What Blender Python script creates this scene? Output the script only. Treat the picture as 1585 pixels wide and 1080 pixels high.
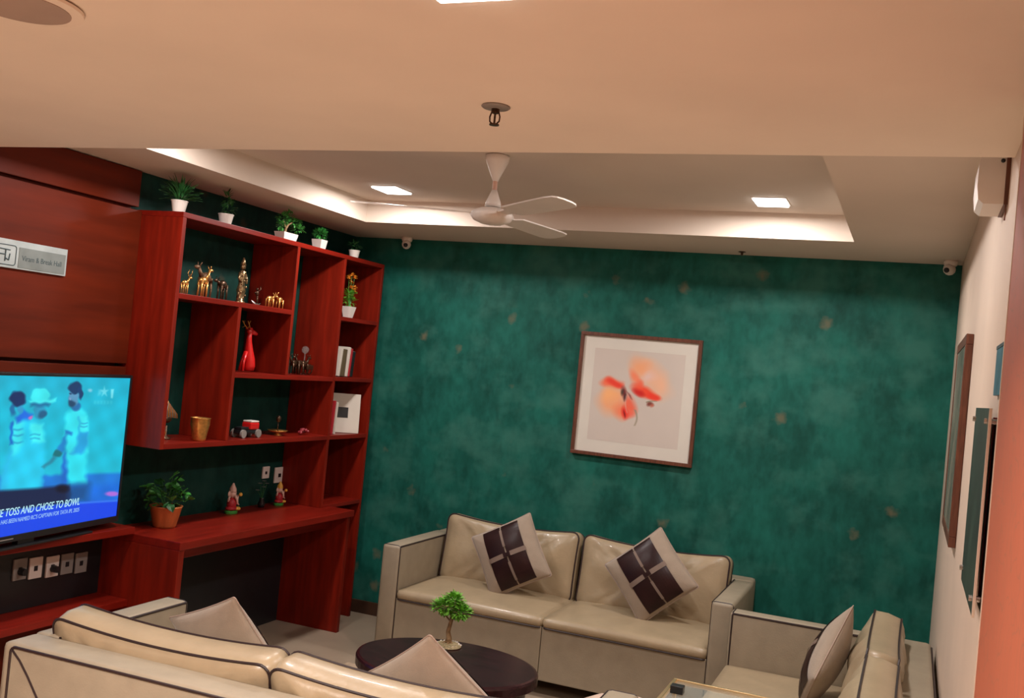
import bpy, bmesh, math, random
import numpy as np
from mathutils import Matrix, Vector, Euler, noise
PI = math.pi
for o in list(bpy.data.objects): bpy.data.objects.remove(o)
C = bpy.context.scene.collection
sc = bpy.context.scene
rad = math.radians

# ------------------------------------------------------------------ camera, world, lights, exposure
cd = bpy.data.cameras.new('camera'); cam = bpy.data.objects.new('camera', cd); C.objects.link(cam)
sc.camera = cam
cd.sensor_width = 36; cd.sensor_fit = 'HORIZONTAL'; cd.lens = 1560/1585*36; cd.clip_start = .05
def cam_matrix(yaw, pitch, roll, loc):
    fwd = Vector((0, math.cos(pitch), math.sin(pitch))); right = Vector((1, 0, 0)); up = right.cross(fwd)
    r2 = right*math.cos(roll)+up*math.sin(roll); u2 = -right*math.sin(roll)+up*math.cos(roll)
    m = Matrix((r2, u2, -fwd)).transposed()
    m = (Matrix.Rotation(yaw, 3, 'Z') @ m).to_4x4(); m.translation = loc
    return m
cam.matrix_world = cam_matrix(rad(21.9), rad(1.0), rad(5.5), (0, 0, 1.80))
w = bpy.data.worlds.new('world'); sc.world = w; w.use_nodes = True
w.node_tree.nodes['Background'].inputs[0].default_value = (1, .75, .6, 1)
w.node_tree.nodes['Background'].inputs[1].default_value = .02
sc.view_settings.view_transform = 'Standard'; sc.view_settings.look = 'None'
sc.view_settings.exposure = 0; sc.view_settings.gamma = 1; sc.view_settings.use_curve_mapping = False
def area(name, loc, size, power, col, spread=180):
    l = bpy.data.lights.new(name, 'AREA'); l.shape = 'SQUARE'; l.size = size; l.energy = power; l.color = col
    l.spread = rad(spread)
    o = bpy.data.objects.new(name, l); C.objects.link(o); o.location = loc
    o['kind'] = 'helper'
    return o
COOL = (1, .93, .90); WARM = (1, .87, .79)
for lx in (-2.88, -.745):
    for ly in (5.09, 3.50): area('tray_lamp', (lx, ly, 2.732), .16, 20, COOL)
area('front_light', (-.79, 1.545, 2.45), .16, 30, WARM, 130)
area('front_light', (-2.05, .8, 2.45), .16, 95, WARM, 130)  # unseen lamp, placed to brighten the back of the near sofa
area('front_light', (-.8, -1.2, 2.45), .16, 38, WARM, 125)  # unseen lamp added behind the camera to bounce light onto the ceiling

# ------------------------------------------------------------------ materials
def lin(c): return tuple((x/12.92 if x <= .04045 else ((x+.055)/1.055)**2.4) for x in c)
def srgb(r, g, b): return lin((r/255, g/255, b/255))
def mat(name, col, rough=.6, metal=0, var=.12, scale=8, bump=0, bscale=60, stretch=None, coat=0, spec=.5, sheen=0, c2=None):
    m = bpy.data.materials.new(name); m.use_nodes = True; nt = m.node_tree; b = nt.nodes['Principled BSDF']
    b.inputs['Roughness'].default_value = rough; b.inputs['Metallic'].default_value = metal
    b.inputs['Coat Weight'].default_value = coat; b.inputs['Specular IOR Level'].default_value = spec
    if sheen: b.inputs['Sheen Weight'].default_value = sheen
    tc = nt.nodes.new('ShaderNodeTexCoord'); mp = nt.nodes.new('ShaderNodeMapping')
    nt.links.new(tc.outputs['Object'], mp.inputs[0])
    if stretch: mp.inputs['Scale'].default_value = stretch
    n = nt.nodes.new('ShaderNodeTexNoise'); n.inputs['Scale'].default_value = scale; n.inputs['Detail'].default_value = 5
    nt.links.new(mp.outputs[0], n.inputs['Vector'])
    r = nt.nodes.new('ShaderNodeValToRGB'); e = r.color_ramp.elements
    e[0].position = .3; e[1].position = .7
    e[0].color = (*[c*(1-var) for c in col], 1)
    e[1].color = (*(c2 if c2 else [min(1, c*(1+var)) for c in col]), 1)
    nt.links.new(n.outputs['Fac'], r.inputs[0]); nt.links.new(r.outputs[0], b.inputs['Base Color'])
    if bump:
        n2 = nt.nodes.new('ShaderNodeTexNoise'); n2.inputs['Scale'].default_value = bscale; n2.inputs['Detail'].default_value = 3
        nt.links.new(mp.outputs[0], n2.inputs['Vector'])
        bp = nt.nodes.new('ShaderNodeBump'); bp.inputs['Strength'].default_value = bump; bp.inputs['Distance'].default_value = .01
        nt.links.new(n2.outputs['Fac'], bp.inputs['Height']); nt.links.new(bp.outputs[0], b.inputs['Normal'])
    return m
def emit(name, col, s):
    m = bpy.data.materials.new(name); m.use_nodes = True; nt = m.node_tree
    for n in list(nt.nodes): nt.nodes.remove(n)
    o = nt.nodes.new('ShaderNodeOutputMaterial'); e = nt.nodes.new('ShaderNodeEmission')
    e.inputs[0].default_value = (*col, 1); e.inputs[1].default_value = s
    nt.links.new(e.outputs[0], o.inputs[0]); return m
M = {}
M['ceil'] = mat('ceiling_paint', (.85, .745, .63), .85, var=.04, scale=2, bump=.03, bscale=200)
M['ceil_dim'] = mat('dimmed_ceiling_paint', (.68, .58, .49), .8, var=.03, scale=2)  # same ceiling paint, darkened because less light reaches the tray
M['wood'] = mat('red_wood_veneer', (.20, .011, .0035), .42, var=.28, scale=5, stretch=(6, 6, .6), bump=.02, bscale=90, coat=.04, spec=.25)
M['woodh'] = mat('red_wood_shelf', (.20, .010, .0045), .36, var=.22, scale=5, stretch=(6, .6, 6), bump=.02, bscale=90, coat=.04, spec=.25)
M['panel'] = mat('red_wood_panel', (.115, .013, .003), .5, var=.25, scale=3, stretch=(5, .5, 5), bump=.02, bscale=60, coat=0, spec=.18)
M['leather'] = mat('cream_leather', (.40, .31, .195), .36, var=.08, scale=7, bump=.12, bscale=45, coat=.12)
M['leather2'] = mat('cream_leatherette', (.33, .275, .195), .55, var=.07, scale=12, bump=.08, bscale=160)
M['pipe'] = mat('dark_piping', (.025, .012, .012), .45)
M['pillow'] = mat('pillow_fabric', (.36, .285, .215), .9, var=.07, scale=14, bump=.15, bscale=220, sheen=.3)
M['brown'] = mat('brown_applique', (.050, .018, .018), .35, var=.25, scale=10)
M['strap'] = mat('taupe_strap', (.42, .31, .25), .6)
M['dark'] = mat('espresso_wood', (.026, .007, .009), .25, var=.3, scale=6, stretch=(1, 8, 8), spec=.35)
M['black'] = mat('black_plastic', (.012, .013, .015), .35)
M['white'] = mat('white_plastic', (.75, .68, .62), .4, var=.03)
M['pot'] = mat('white_ceramic', (.80, .74, .68), .3, var=.03)
M['copper'] = mat('copper_pot', (.62, .20, .06), .4, metal=.3, var=.2, stretch=(1, 1, .1), scale=40)
M['leafd'] = mat('dark_leaf', (.02, .12, .026), .5, var=.5, scale=40)
M['leaf'] = mat('green_leaf', (.05, .27, .045), .45, var=.5, scale=30)
M['leafb'] = mat('bright_leaf', (.16, .44, .04), .5, var=.45, scale=50)
M['soil'] = mat('soil', (.03, .015, .01), .95, var=.5, scale=60)
M['bark'] = mat('bark', (.28, .17, .08), .8, var=.35, scale=40, bump=.3, bscale=90)
M['moss'] = mat('pebbles', (.33, .26, .14), .7, var=.6, scale=120)
M['gold'] = mat('antique_gold', (.75, .38, .11), .32, metal=.85, var=.2, scale=60)
M['brass'] = mat('polished_brass', (1, .72, .40), .30, metal=1, var=.04)
M['bronze'] = mat('dark_bronze', (.085, .045, .025), .35, metal=.7, var=.6, scale=80)
M['silver'] = mat('silver_metal', (.6, .58, .55), .25, metal=.9)
M['redc'] = mat('red_enamel', (.62, .012, .012), .25, var=.1, coat=.5)
M['orange'] = mat('orange_petal', (.85, .30, .03), .6, var=.3, scale=80)
M['redb'] = mat('red_cover', (.45, .02, .03), .5)
M['paper'] = mat('white_paper', (.66, .60, .52), .7, var=.04)
M['tan'] = mat('tan_cover', (.12, .085, .045), .6)
M['mat'] = mat('picture_mount', (.72, .68, .60), .8, var=.02)
M['frame'] = mat('walnut_frame', (.13, .042, .022), .4, var=.35, scale=12, stretch=(8, 1, 1))
M['skin'] = mat('painted_face', (.72, .48, .40), .5)
M['ygold'] = mat('yellow_paint', (.85, .48, .08), .4, var=.2, scale=60)
M['rug'] = mat('rug_base', (.52, .39, .27), .95, var=.1, scale=20, bump=.4, bscale=300)
M['rugb'] = mat('rug_swirl', (.26, .16, .08), .95, var=.15, scale=20, bump=.4, bscale=300)
M['greyp'] = mat('grey_plastic', (.25, .23, .21), .5)
M['tread'] = mat('grey_rubber', (.16, .16, .16), .7)
M['disc'] = mat('grey_diffuser', (.42, .31, .24), .6, var=.05)
M['skirt'] = mat('brown_skirting', (.20, .085, .040), .4, var=.6, scale=9, c2=(.06, .03, .02))
M['orangewall'] = None

def tile_mat():
    m = mat('floor_stone', (.40, .31, .225), .35, var=.1, scale=3, bump=.02, bscale=40); return m
M['floor'] = tile_mat()
def green_mat(name='green_textured_wallpaper', K=1.0):
    m = bpy.data.materials.new(name); m.use_nodes = True; nt = m.node_tree; b = nt.nodes['Principled BSDF']
    b.inputs['Roughness'].default_value = .62; b.inputs['Specular IOR Level'].default_value = .2
    tc = nt.nodes.new('ShaderNodeTexCoord')
    def nz(s, d, sc3=(1, 1, 1)):
        mp = nt.nodes.new('ShaderNodeMapping'); mp.inputs['Scale'].default_value = sc3
        nt.links.new(tc.outputs['Object'], mp.inputs[0])
        n = nt.nodes.new('ShaderNodeTexNoise'); n.inputs['Scale'].default_value = s; n.inputs['Detail'].default_value = d
        nt.links.new(mp.outputs[0], n.inputs['Vector']); return n.outputs['Fac']
    def ramp(f, a, ca, bb, cb):
        r = nt.nodes.new('ShaderNodeValToRGB'); r.color_ramp.elements[0].position = a; r.color_ramp.elements[1].position = bb
        r.color_ramp.elements[0].color = (*ca, 1); r.color_ramp.elements[1].color = (*cb, 1); nt.links.new(f, r.inputs[0]); return r.outputs[0]
    def mix(f, a, bb):
        x = nt.nodes.new('ShaderNodeMix'); x.data_type = 'RGBA'
        nt.links.new(f, x.inputs[0]); nt.links.new(a, x.inputs[6])
        if isinstance(bb, tuple): x.inputs[7].default_value = (*bb, 1)
        else: nt.links.new(bb, x.inputs[7])
        return x.outputs[2]
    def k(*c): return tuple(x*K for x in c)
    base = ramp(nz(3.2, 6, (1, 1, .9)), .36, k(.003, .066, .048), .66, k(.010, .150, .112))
    fine = ramp(nz(22, 7, (1, 1, .55)), .3, k(.003, .055, .042), .7, k(.018, .16, .13))
    a = mix(ramp(nz(9, 3), .3, (.2,)*3, .7, (.55,)*3), base, fine)
    pf_ = ramp(nz(4.6, 4, (1, 1, 1.2)), .48, (0, 0, 0), .70, (.62, .62, .62))
    pale = mix(pf_, a, k(.045, .185, .145))
    vo = nt.nodes.new('ShaderNodeTexVoronoi'); vo.inputs['Scale'].default_value = 4.6
    wv = nt.nodes.new('ShaderNodeVectorMath'); wv.operation = 'MULTIPLY_ADD'; wv.inputs[1].default_value = (.06,)*3
    nw = nt.nodes.new('ShaderNodeTexNoise'); nw.inputs['Scale'].default_value = 22; nt.links.new(tc.outputs['Object'], nw.inputs['Vector'])
    nt.links.new(nw.outputs['Color'], wv.inputs[0]); nt.links.new(tc.outputs['Object'], wv.inputs[2]); nt.links.new(wv.outputs[0], vo.inputs['Vector'])
    dm = ramp(vo.outputs['Distance'], .06, (.6, .6, .6), .20, (0, 0, 0))
    sp_ = nt.nodes.new('ShaderNodeSeparateColor'); nt.links.new(vo.outputs['Color'], sp_.inputs[0])
    cm = ramp(sp_.outputs[0], .58, (0, 0, 0), .62, (1, 1, 1))
    mm = nt.nodes.new('ShaderNodeMix'); mm.data_type = 'RGBA'; mm.blend_type = 'MULTIPLY'; mm.inputs[0].default_value = 1
    nt.links.new(dm, mm.inputs[6]); nt.links.new(cm, mm.inputs[7])
    out = mix(mm.outputs[2], pale, k(.19, .15, .085))
    nt.links.new(out, b.inputs['Base Color'])
    bp = nt.nodes.new('ShaderNodeBump'); bp.inputs['Strength'].default_value = .15; bp.inputs['Distance'].default_value = .005
    nt.links.new(nz(40, 5, (1, 1, .4)), bp.inputs['Height']); nt.links.new(bp.outputs[0], b.inputs['Normal'])
    return m
M['green'] = green_mat()
M['green_shade'] = green_mat('shaded_green_wallpaper', .32)  # darkened copy of the green wallpaper; shelf shade is put into its colour
M['cream'] = mat('cream_wall_paint', (.66, .52, .41), .6, var=.04, scale=3)
def orange_mat():
    m = mat('orange_crackle_wallpaper', (.40, .098, .042), .65, var=.06, scale=4)
    nt = m.node_tree; b = nt.nodes['Principled BSDF']; ramp = b.inputs['Base Color'].links[0].from_socket
    tc = nt.nodes.new('ShaderNodeTexCoord')
    n = nt.nodes.new('ShaderNodeTexNoise'); n.inputs['Scale'].default_value = 3; nt.links.new(tc.outputs['Object'], n.inputs['Vector'])
    v = nt.nodes.new('ShaderNodeTexVoronoi'); v.feature = 'DISTANCE_TO_EDGE'; v.inputs['Scale'].default_value = 8
    ad = nt.nodes.new('ShaderNodeVectorMath'); ad.operation = 'MULTIPLY_ADD'; ad.inputs[1].default_value = (.8,)*3
    nt.links.new(n.outputs['Color'], ad.inputs[0]); nt.links.new(tc.outputs['Object'], ad.inputs[2]); nt.links.new(ad.outputs[0], v.inputs['Vector'])
    r = nt.nodes.new('ShaderNodeValToRGB'); r.color_ramp.elements[0].color = (.7, .7, .7, 1); r.color_ramp.elements[1].position = .035; r.color_ramp.elements[1].color = (0, 0, 0, 1)
    nt.links.new(v.outputs['Distance'], r.inputs[0])
    x = nt.nodes.new('ShaderNodeMix'); x.data_type = 'RGBA'; nt.links.new(r.outputs[0], x.inputs[0]); nt.links.new(ramp, x.inputs[6]); x.inputs[7].default_value = (.30, .10, .05, 1)
    nt.links.new(x.outputs[2], b.inputs['Base Color']); return m
M['orangewall'] = orange_mat()
def glass_mat():
    m = bpy.data.materials.new('tinted_glass'); m.use_nodes = True; b = m.node_tree.nodes['Principled BSDF']; b.inputs['Alpha'].default_value = .12
    b.inputs['Base Color'].default_value = (.62, .74, .70, 1); b.inputs['Roughness'].default_value = .03
    b.inputs['IOR'].default_value = 1.45; return m
M['glass'] = glass_mat()
M['reflglass'] = mat('wall_reflection_glass', (.014, .032, .022), .45, var=.5, scale=9)  # reflection of the green wall is painted into the plate's base colour
M['maroon'] = mat('maroon_board', (.30, .03, .035), .4)
M['blue'] = mat('blue_sign', (.05, .16, .22), .4, var=.3, scale=12)
M['steel'] = mat('brushed_steel', (.46, .52, .52), .35, metal=.25, var=.12, scale=14)
M['steel2'] = mat('engraved_steel', (.21, .24, .23), .45, metal=.2, var=.12, scale=14)
M['ink'] = mat('dark_ink', (.03, .06, .07), .5)
M['lampface'] = emit('lamp_diffuser', (1, .97, .94), 8)
M['lampface2'] = emit('lamp_diffuser_warm', (1, .93, .86), 8)

# ------------------------------------------------------------------ helpers
def link(name, me, m, parent=None, loc=None, smooth=False):
    o = bpy.data.objects.new(name, me); C.objects.link(o)
    if m is not None and not me.materials: me.materials.append(m)
    if parent is not None: o.parent = parent
    if loc is not None: o.location = loc
    if smooth:
        me.shade_smooth()
    return o
def bmo(name, bm, m, parent=None, loc=None, smooth=False, mats=None):
    bmesh.ops.recalc_face_normals(bm, faces=bm.faces)
    me = bpy.data.meshes.new(name); bm.to_mesh(me); bm.free()
    if mats:
        for x in mats: me.materials.append(x)
    return link(name, me, m, parent, loc, smooth)
def thing(name, label, cat, loc=(0, 0, 0), rz=0, group=None):
    o = bpy.data.objects.new(name, None); C.objects.link(o); o.location = loc; o.rotation_euler = (0, 0, rz)
    o.empty_display_size = .05
    o['label'] = label; o['category'] = cat
    if group: o['group'] = group
    return o
def tag(o, label, cat, group=None):
    o['label'] = label; o['category'] = cat
    if group: o['group'] = group
    return o
def struct(o, label=None, cat=None):
    o['kind'] = 'structure'
    if label: o['label'] = label
    if cat: o['category'] = cat
    return o
def box(bm, x0, x1, y0, y1, z0, z1, bev=0, mi=0, mtx=None):
    r = bmesh.ops.create_cube(bm, size=1)
    vs = r['verts']
    bmesh.ops.scale(bm, vec=(x1-x0, y1-y0, z1-z0), verts=vs)
    bmesh.ops.translate(bm, vec=((x0+x1)/2, (y0+y1)/2, (z0+z1)/2), verts=vs)
    fs = set(f for v in vs for f in v.link_faces)
    if bev:
        es = list(set(e for v in vs for e in v.link_edges))
        q = bmesh.ops.bevel(bm, geom=es, offset=bev, segments=2, affect='EDGES', profile=.6)
        fs = set(q['faces']) | {f for f in fs if f.is_valid}
        vs = list({v for f in fs for v in f.verts})
    for f in fs: f.material_index = mi
    if mtx is not None: bmesh.ops.transform(bm, matrix=mtx, verts=list({v for f in fs for v in f.verts}))
    return list(fs)
def B(name, m, parent, x0, x1, y0, y1, z0, z1, bev=.002, loc=None, smooth=False):
    bm = bmesh.new(); box(bm, x0, x1, y0, y1, z0, z1, bev); return bmo(name, bm, m, parent, loc, smooth)
def tube(bm, pts, r, n=8, cyc=False, taper=None):
    pts = [Vector(p) for p in pts]; rings = []; N = len(pts); up = None
    for i, p in enumerate(pts):
        a = pts[(i-1) % N] if (cyc or i > 0) else p; b = pts[(i+1) % N] if (cyc or i < N-1) else p
        t = (b-a)
        if t.length < 1e-9: t = Vector((0, 0, 1))
        t.normalize()
        if up is None: up = t.orthogonal().normalized()
        up = (up - t*up.dot(t))
        if up.length < 1e-6: up = t.orthogonal()
        up.normalize(); s = t.cross(up)
        rr = r if taper is None else taper[i]
        rings.append([bm.verts.new(p+(up*math.cos(2*PI*k/n)+s*math.sin(2*PI*k/n))*rr) for k in range(n)])
    for i in range(N if cyc else N-1):
        A, Bq = rings[i], rings[(i+1) % N]
        off = 0
        if cyc and i == N-1:
            off = min(range(n), key=lambda k: (A[0].co-Bq[k].co).length)
        for k in range(n): bm.faces.new((A[k], A[(k+1) % n], Bq[(k+1+off) % n], Bq[(k+off) % n]))
    if not cyc:
        bm.faces.new(rings[0][::-1]); bm.faces.new(rings[-1])
def lathe(bm, prof, n=24, c=(0, 0, 0), sx=1, sy=1):
    rings = [[bm.verts.new((c[0]+r*math.cos(2*PI*k/n)*sx, c[1]+r*math.sin(2*PI*k/n)*sy, c[2]+z)) for k in range(n)] for r, z in prof]
    for a, b in zip(rings, rings[1:]):
        for k in range(n): bm.faces.new((a[k], a[(k+1) % n], b[(k+1) % n], b[k]))
    bm.faces.new(rings[0][::-1]); bm.faces.new(rings[-1])
def ell(bm, c, r, sub=2, rot=None, mi=0):
    q = bmesh.ops.create_icosphere(bm, subdivisions=sub, radius=1); vs = q['verts']
    m = Matrix.Translation(c) @ (rot.to_4x4() if rot else Matrix()) @ Matrix.Diagonal((*r, 1))
    bmesh.ops.transform(bm, matrix=m, verts=vs)
    for v in vs:
        for f in v.link_faces: f.material_index = mi
def leaf_mesh(bm, base, d, up, L, W, mi=0):
    d = Vector(d).normalized(); s = d.cross(Vector(up))
    if s.length < 1e-4: s = d.orthogonal()
    s.normalize(); u = s.cross(d); base = Vector(base)
    pts = [(0, .05), (.35, .5), (.7, .4), (1, .02)]; c = []; l = []; r = []
    for t, ww in pts:
        p = base + d*L*t - u*L*.25*t*t
        c.append(bm.verts.new(p - u*W*.12)); l.append(bm.verts.new(p+s*W*ww)); r.append(bm.verts.new(p-s*W*ww))
    for i in range(3):
        for q in ((c[i], l[i], l[i+1], c[i+1]), (c[i], c[i+1], r[i+1], r[i])):
            f = bm.faces.new(q); f.material_index = mi
def text_mesh(name, s, size, m, parent, mtx, align='LEFT', extrude=.0006, shear=0, xs=1):
    cu = bpy.data.curves.new(name, 'FONT'); cu.body = s; cu.size = size; cu.extrude = extrude; cu.align_x = align; cu.shear = shear
    t = bpy.data.objects.new(name, cu); C.objects.link(t)
    me = bpy.data.meshes.new_from_object(t.evaluated_get(bpy.context.evaluated_depsgraph_get()))
    bpy.data.objects.remove(t)
    me.transform(mtx @ Matrix.Diagonal((xs, 1, 1, 1))); me.materials.clear()
    return link(name, me, m, parent)

# ------------------------------------------------------------------ room shell
XL, XR, YB, ZC = -3.76, .19, 6.2, 2.613
YN = -3.0; ZF = 2.465
struct(B('floor', M['floor'], None, XL-.1, XR+.1, YN, YB+.1, -.1, 0, 0), 'pale beige stone floor between the sofas and the shelves', 'floor')
struct(B('wall_back', M['green'], None, XL-.1, XR+.1, YB, YB+.1, 0, 2.95, 0), 'mottled emerald green textured wall behind the three-cushion seating', 'wall')
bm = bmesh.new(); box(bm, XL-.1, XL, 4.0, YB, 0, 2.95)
struct(bmo('wall_left', bm, M['green_shade']), 'green wall with shade painted into its colour, seen through the open red shelves', 'wall')
bm = bmesh.new(); box(bm, XL-.1, XL, YN, 4.0, 0, 2.95)
wlf = struct(bmo('wall_left', bm, M['panel']), 'red wood panelled wall behind the television', 'wall')
struct(B('wall_right', M['cream'], None, XR, XR+.1, 2.37, YB, 0, 2.95, 0), 'narrow cream wall at right with frames and glass sign', 'wall')
struct(B('wall_right', M['orangewall'], None, .168, XR+.1, YN, 2.37, 0, 2.5, .001), 'orange crackle papered wall section nearest at right edge', 'wall')
B('trim_1', M['cream'], None, .1665, .1745, 2.362, 2.375, 0, 2.46, .001)['kind'] = 'structure'
struct(B('wall_near', M['cream'], None, XL-.1, XR+.1, YN-.1, YN, 0, 2.95, 0))
# ceilings
struct(B('ceiling', M['ceil'], None, XL-.1, XR+.1, YN, 2.885, ZF, ZF+.5, .002), 'lower cream ceiling soffit nearest the camera', 'ceiling')
bm = bmesh.new()
TX0, TX1, TY0, TY1 = -3.262, -.355, 3.02, 5.47
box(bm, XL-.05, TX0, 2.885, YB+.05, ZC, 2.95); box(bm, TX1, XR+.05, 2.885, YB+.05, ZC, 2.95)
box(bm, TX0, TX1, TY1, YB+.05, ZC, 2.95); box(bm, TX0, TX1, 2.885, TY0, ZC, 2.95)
struct(bmo('ceiling', bm, M['ceil_dim']), 'cream border of the recessed tray ceiling', 'ceiling')
struct(B('ceiling', M['ceil_dim'], None, TX0, TX1, TY0, TY1, 2.75, 2.95, 0), 'raised centre of the tray ceiling around the fan', 'ceiling')
struct(B('baseboard_back', M['skirt'], None, XL, XR, YB-.014, YB, 0, .088, .003))
struct(B('baseboard_right', M['skirt'], None, XR-.012, XR, 2.38, YB-.014, 0, .088, .003))
# wood panels on the left wall: separate boards with reveals
for i, (z0, z1) in enumerate([(2.425, 2.608), (1.628, 2.405), (.835, 1.612), (.46, .78), (.0, .42)]):
    for (y0, y1) in [(1.6, 4.016), (-1, 1.59)]:
        if i in (0, 1, 2):
            B('panel', M['panel'], wlf, XL, -3.70 if i else -3.725, y0, y1, z0, z1, .003)

# ------------------------------------------------------------------ shelving unit
sh = thing('shelving_unit', 'tall red wood open display shelving against the green left wall', 'shelf', (-3.6, 5.05, 0))
def SB(name, m, y0, y1, z0, z1, x0=XL+.002, x1=-3.44):
    return B(name, m, sh, x0+3.6, x1+3.6, y0-5.05, y1-5.05, z0, z1, .0025)
SB('top_board', M['woodh'], 4.018, 6.075, 2.385, 2.412)
SB('side_panel', M['wood'], 4.018, 4.046, 1.222, 2.385)
SB('side_panel', M['wood'], 6.05, 6.075, 0, 2.385)
SB('bottom_board', M['woodh'], 4.046, 5.56, 1.222, 1.250)
SB('bottom_board', M['woodh'], 5.585, 6.05, 1.222, 1.250)
SB('shelf', M['woodh'], 4.046, 5.03, 1.98, 2.008)
SB('shelf', M['woodh'], 4.556, 5.56, 1.595, 1.622)
SB('shelf', M['woodh'], 5.585, 6.05, 1.990, 2.016)
SB('shelf', M['woodh'], 5.585, 6.05, 1.600, 1.626)
SB('shelf', M['woodh'], 5.585, 6.05, .775, .800)
SB('divider', M['wood'], 5.03, 5.056, 1.622, 2.385)
SB('divider', M['wood'], 4.530, 4.556, 1.25, 1.98)
SB('divider', M['wood'], 5.56, 5.585, .785, 2.385)

dk = thing('desk', 'red wood writing desk ledge under the display shelving', 'desk', (-3.5, 4.87, 0))
def DB(name, m, x0, x1, y0, y1, z0, z1, bev=.003): return B(name, m, dk, x0+3.5, x1+3.5, y0-4.87, y1-4.87, z0, z1, bev)
DB('desk_top', M['woodh'], XL+.002, -3.265, 4.03, 5.69, .745, .785)
DB('side_panel', M['wood'], XL+.002, -3.268, 4.03, 4.07, 0, .745)
DB('side_panel', M['wood'], XL+.002, -3.29, 5.65, 5.685, 0, .745)
DB('dark_backing', M['black'], XL+.002, XL+.014, 4.07, 5.65, 0, .745)  # black sheet added to stand in for the shade under the desk
DB('apron', M['woodh'], -3.42, -3.40, 4.07, 5.65, .66, .745)

tv_u = thing('media_ledge', 'red wood media ledge with lower shelf under the television', 'cabinet', (-3.65, 3, 0))
def MB_(name, m, x0, x1, y0, y1, z0, z1): return B(name, m, tv_u, x0+3.65, x1+3.65, y0-3, y1-3, z0, z1, .003)
MB_('top_board', M['woodh'], XL+.002, -3.55, 1.8, 4.028, .787, .822)
MB_('shelf', M['woodh'], XL+.002, -3.55, 1.8, 4.028, .425, .460)
MB_('plinth', M['woodh'], XL+.002, -3.58, 1.8, 4.028, 0, .10)
MB_('dark_backing', M['black'], XL+.002, XL+.012, 1.8, 4.028, .46, .787)

# ------------------------------------------------------------------ television
A7 = rad(7); dv = Vector((math.sin(A7), -math.cos(A7), 0)); nv = Vector((math.cos(A7), math.sin(A7), 0))
# local frame: x runs along the screen from its left edge to its right edge, -y looks out of the screen
TW, TZ0, TZ1 = 1.22, .880, 1.562
tvm = Matrix(((-dv.x, -nv.x, 0), (-dv.y, -nv.y, 0), (0, 0, 1)))
tv = thing('television', 'black flat-screen television showing cricket players on a blue broadcast', 'television', (-3.6+dv.x*TW/2, 3.94+dv.y*TW/2, 0))
tv.rotation_euler = tvm.to_euler()
hw = TW/2
bm = bmesh.new()
box(bm, -hw-.018, hw+.018, .002, .03, TZ0-.028, TZ1+.014, .003)
bmo('housing', bm, M['black'], tv)
bm = bmesh.new()
for b4 in ((-hw-.018, -hw, TZ0-.028, TZ1+.014), (hw, hw+.012, TZ0-.028, TZ1+.014), (-hw, hw, TZ1, TZ1+.010), (-hw, hw, TZ0-.028, TZ0)):
    box(bm, b4[0], b4[1], -.008, .004, b4[2], b4[3], .001)
bmo('bezel', bm, M['black'], tv)
bm = bmesh.new(); box(bm, -.42, .42, -.02, .03, .8225, .832, .003); box(bm, -.05, .05, .0, .03, .832, .86, .003)
bmo('stand', bm, M['black'], tv)
bm = bmesh.new(); box(bm, -.17, -.09, -.0092, -.008, TZ0-.017, TZ0-.012); bmo('maker_mark', bm, M['greyp'], tv)
# painted screen: colours of the broadcast picture stored per vertex of a flat grid
def grid_colors(name, W, H, nx, ny, fn, matfn, parent, mtx):
    xs = np.linspace(0, W, nx+1); zs = np.linspace(0, H, ny+1); X, Z = np.meshgrid(xs, zs)
    col = fn(X, Z)
    verts = np.stack([X.ravel(), np.zeros(X.size), Z.ravel()], 1)
    idx = np.arange((nx+1)*(ny+1)).reshape(ny+1, nx+1)
    faces = np.stack([idx[:-1, :-1], idx[:-1, 1:], idx[1:, 1:], idx[1:, :-1]], -1).reshape(-1, 4)
    me = bpy.data.meshes.new(name); me.from_pydata(verts.tolist(), [], faces.tolist())
    at = me.color_attributes.new('print', 'FLOAT_COLOR', 'POINT')
    c = np.clip(col, 0, 1); c = np.where(c <= .04045, c/12.92, ((c+.055)/1.055)**2.4)
    rgba = np.concatenate([c.reshape(-1, 3), np.ones((c.shape[0]*c.shape[1], 1))], 1)
    at.data.foreach_set('color', rgba.astype(np.float32).ravel())
    me.transform(mtx)
    return link(name, me, matfn, parent)
def attr_mat(name, emis, rough=.8):
    m = bpy.data.materials.new(name); m.use_nodes = True; nt = m.node_tree; b = nt.nodes['Principled BSDF']
    a = nt.nodes.new('ShaderNodeVertexColor'); a.layer_name = 'print'
    if emis:
        b.inputs['Base Color'].default_value = (.01, .01, .012, 1); b.inputs['Roughness'].default_value = .3
        nt.links.new(a.outputs[0], b.inputs['Emission Color']); b.inputs['Emission Strength'].default_value = emis
    else:
        nt.links.new(a.outputs[0], b.inputs['Base Color']); b.inputs['Roughness'].default_value = rough
    return m
def smooth(x): return np.clip(x, 0, 1)
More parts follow.
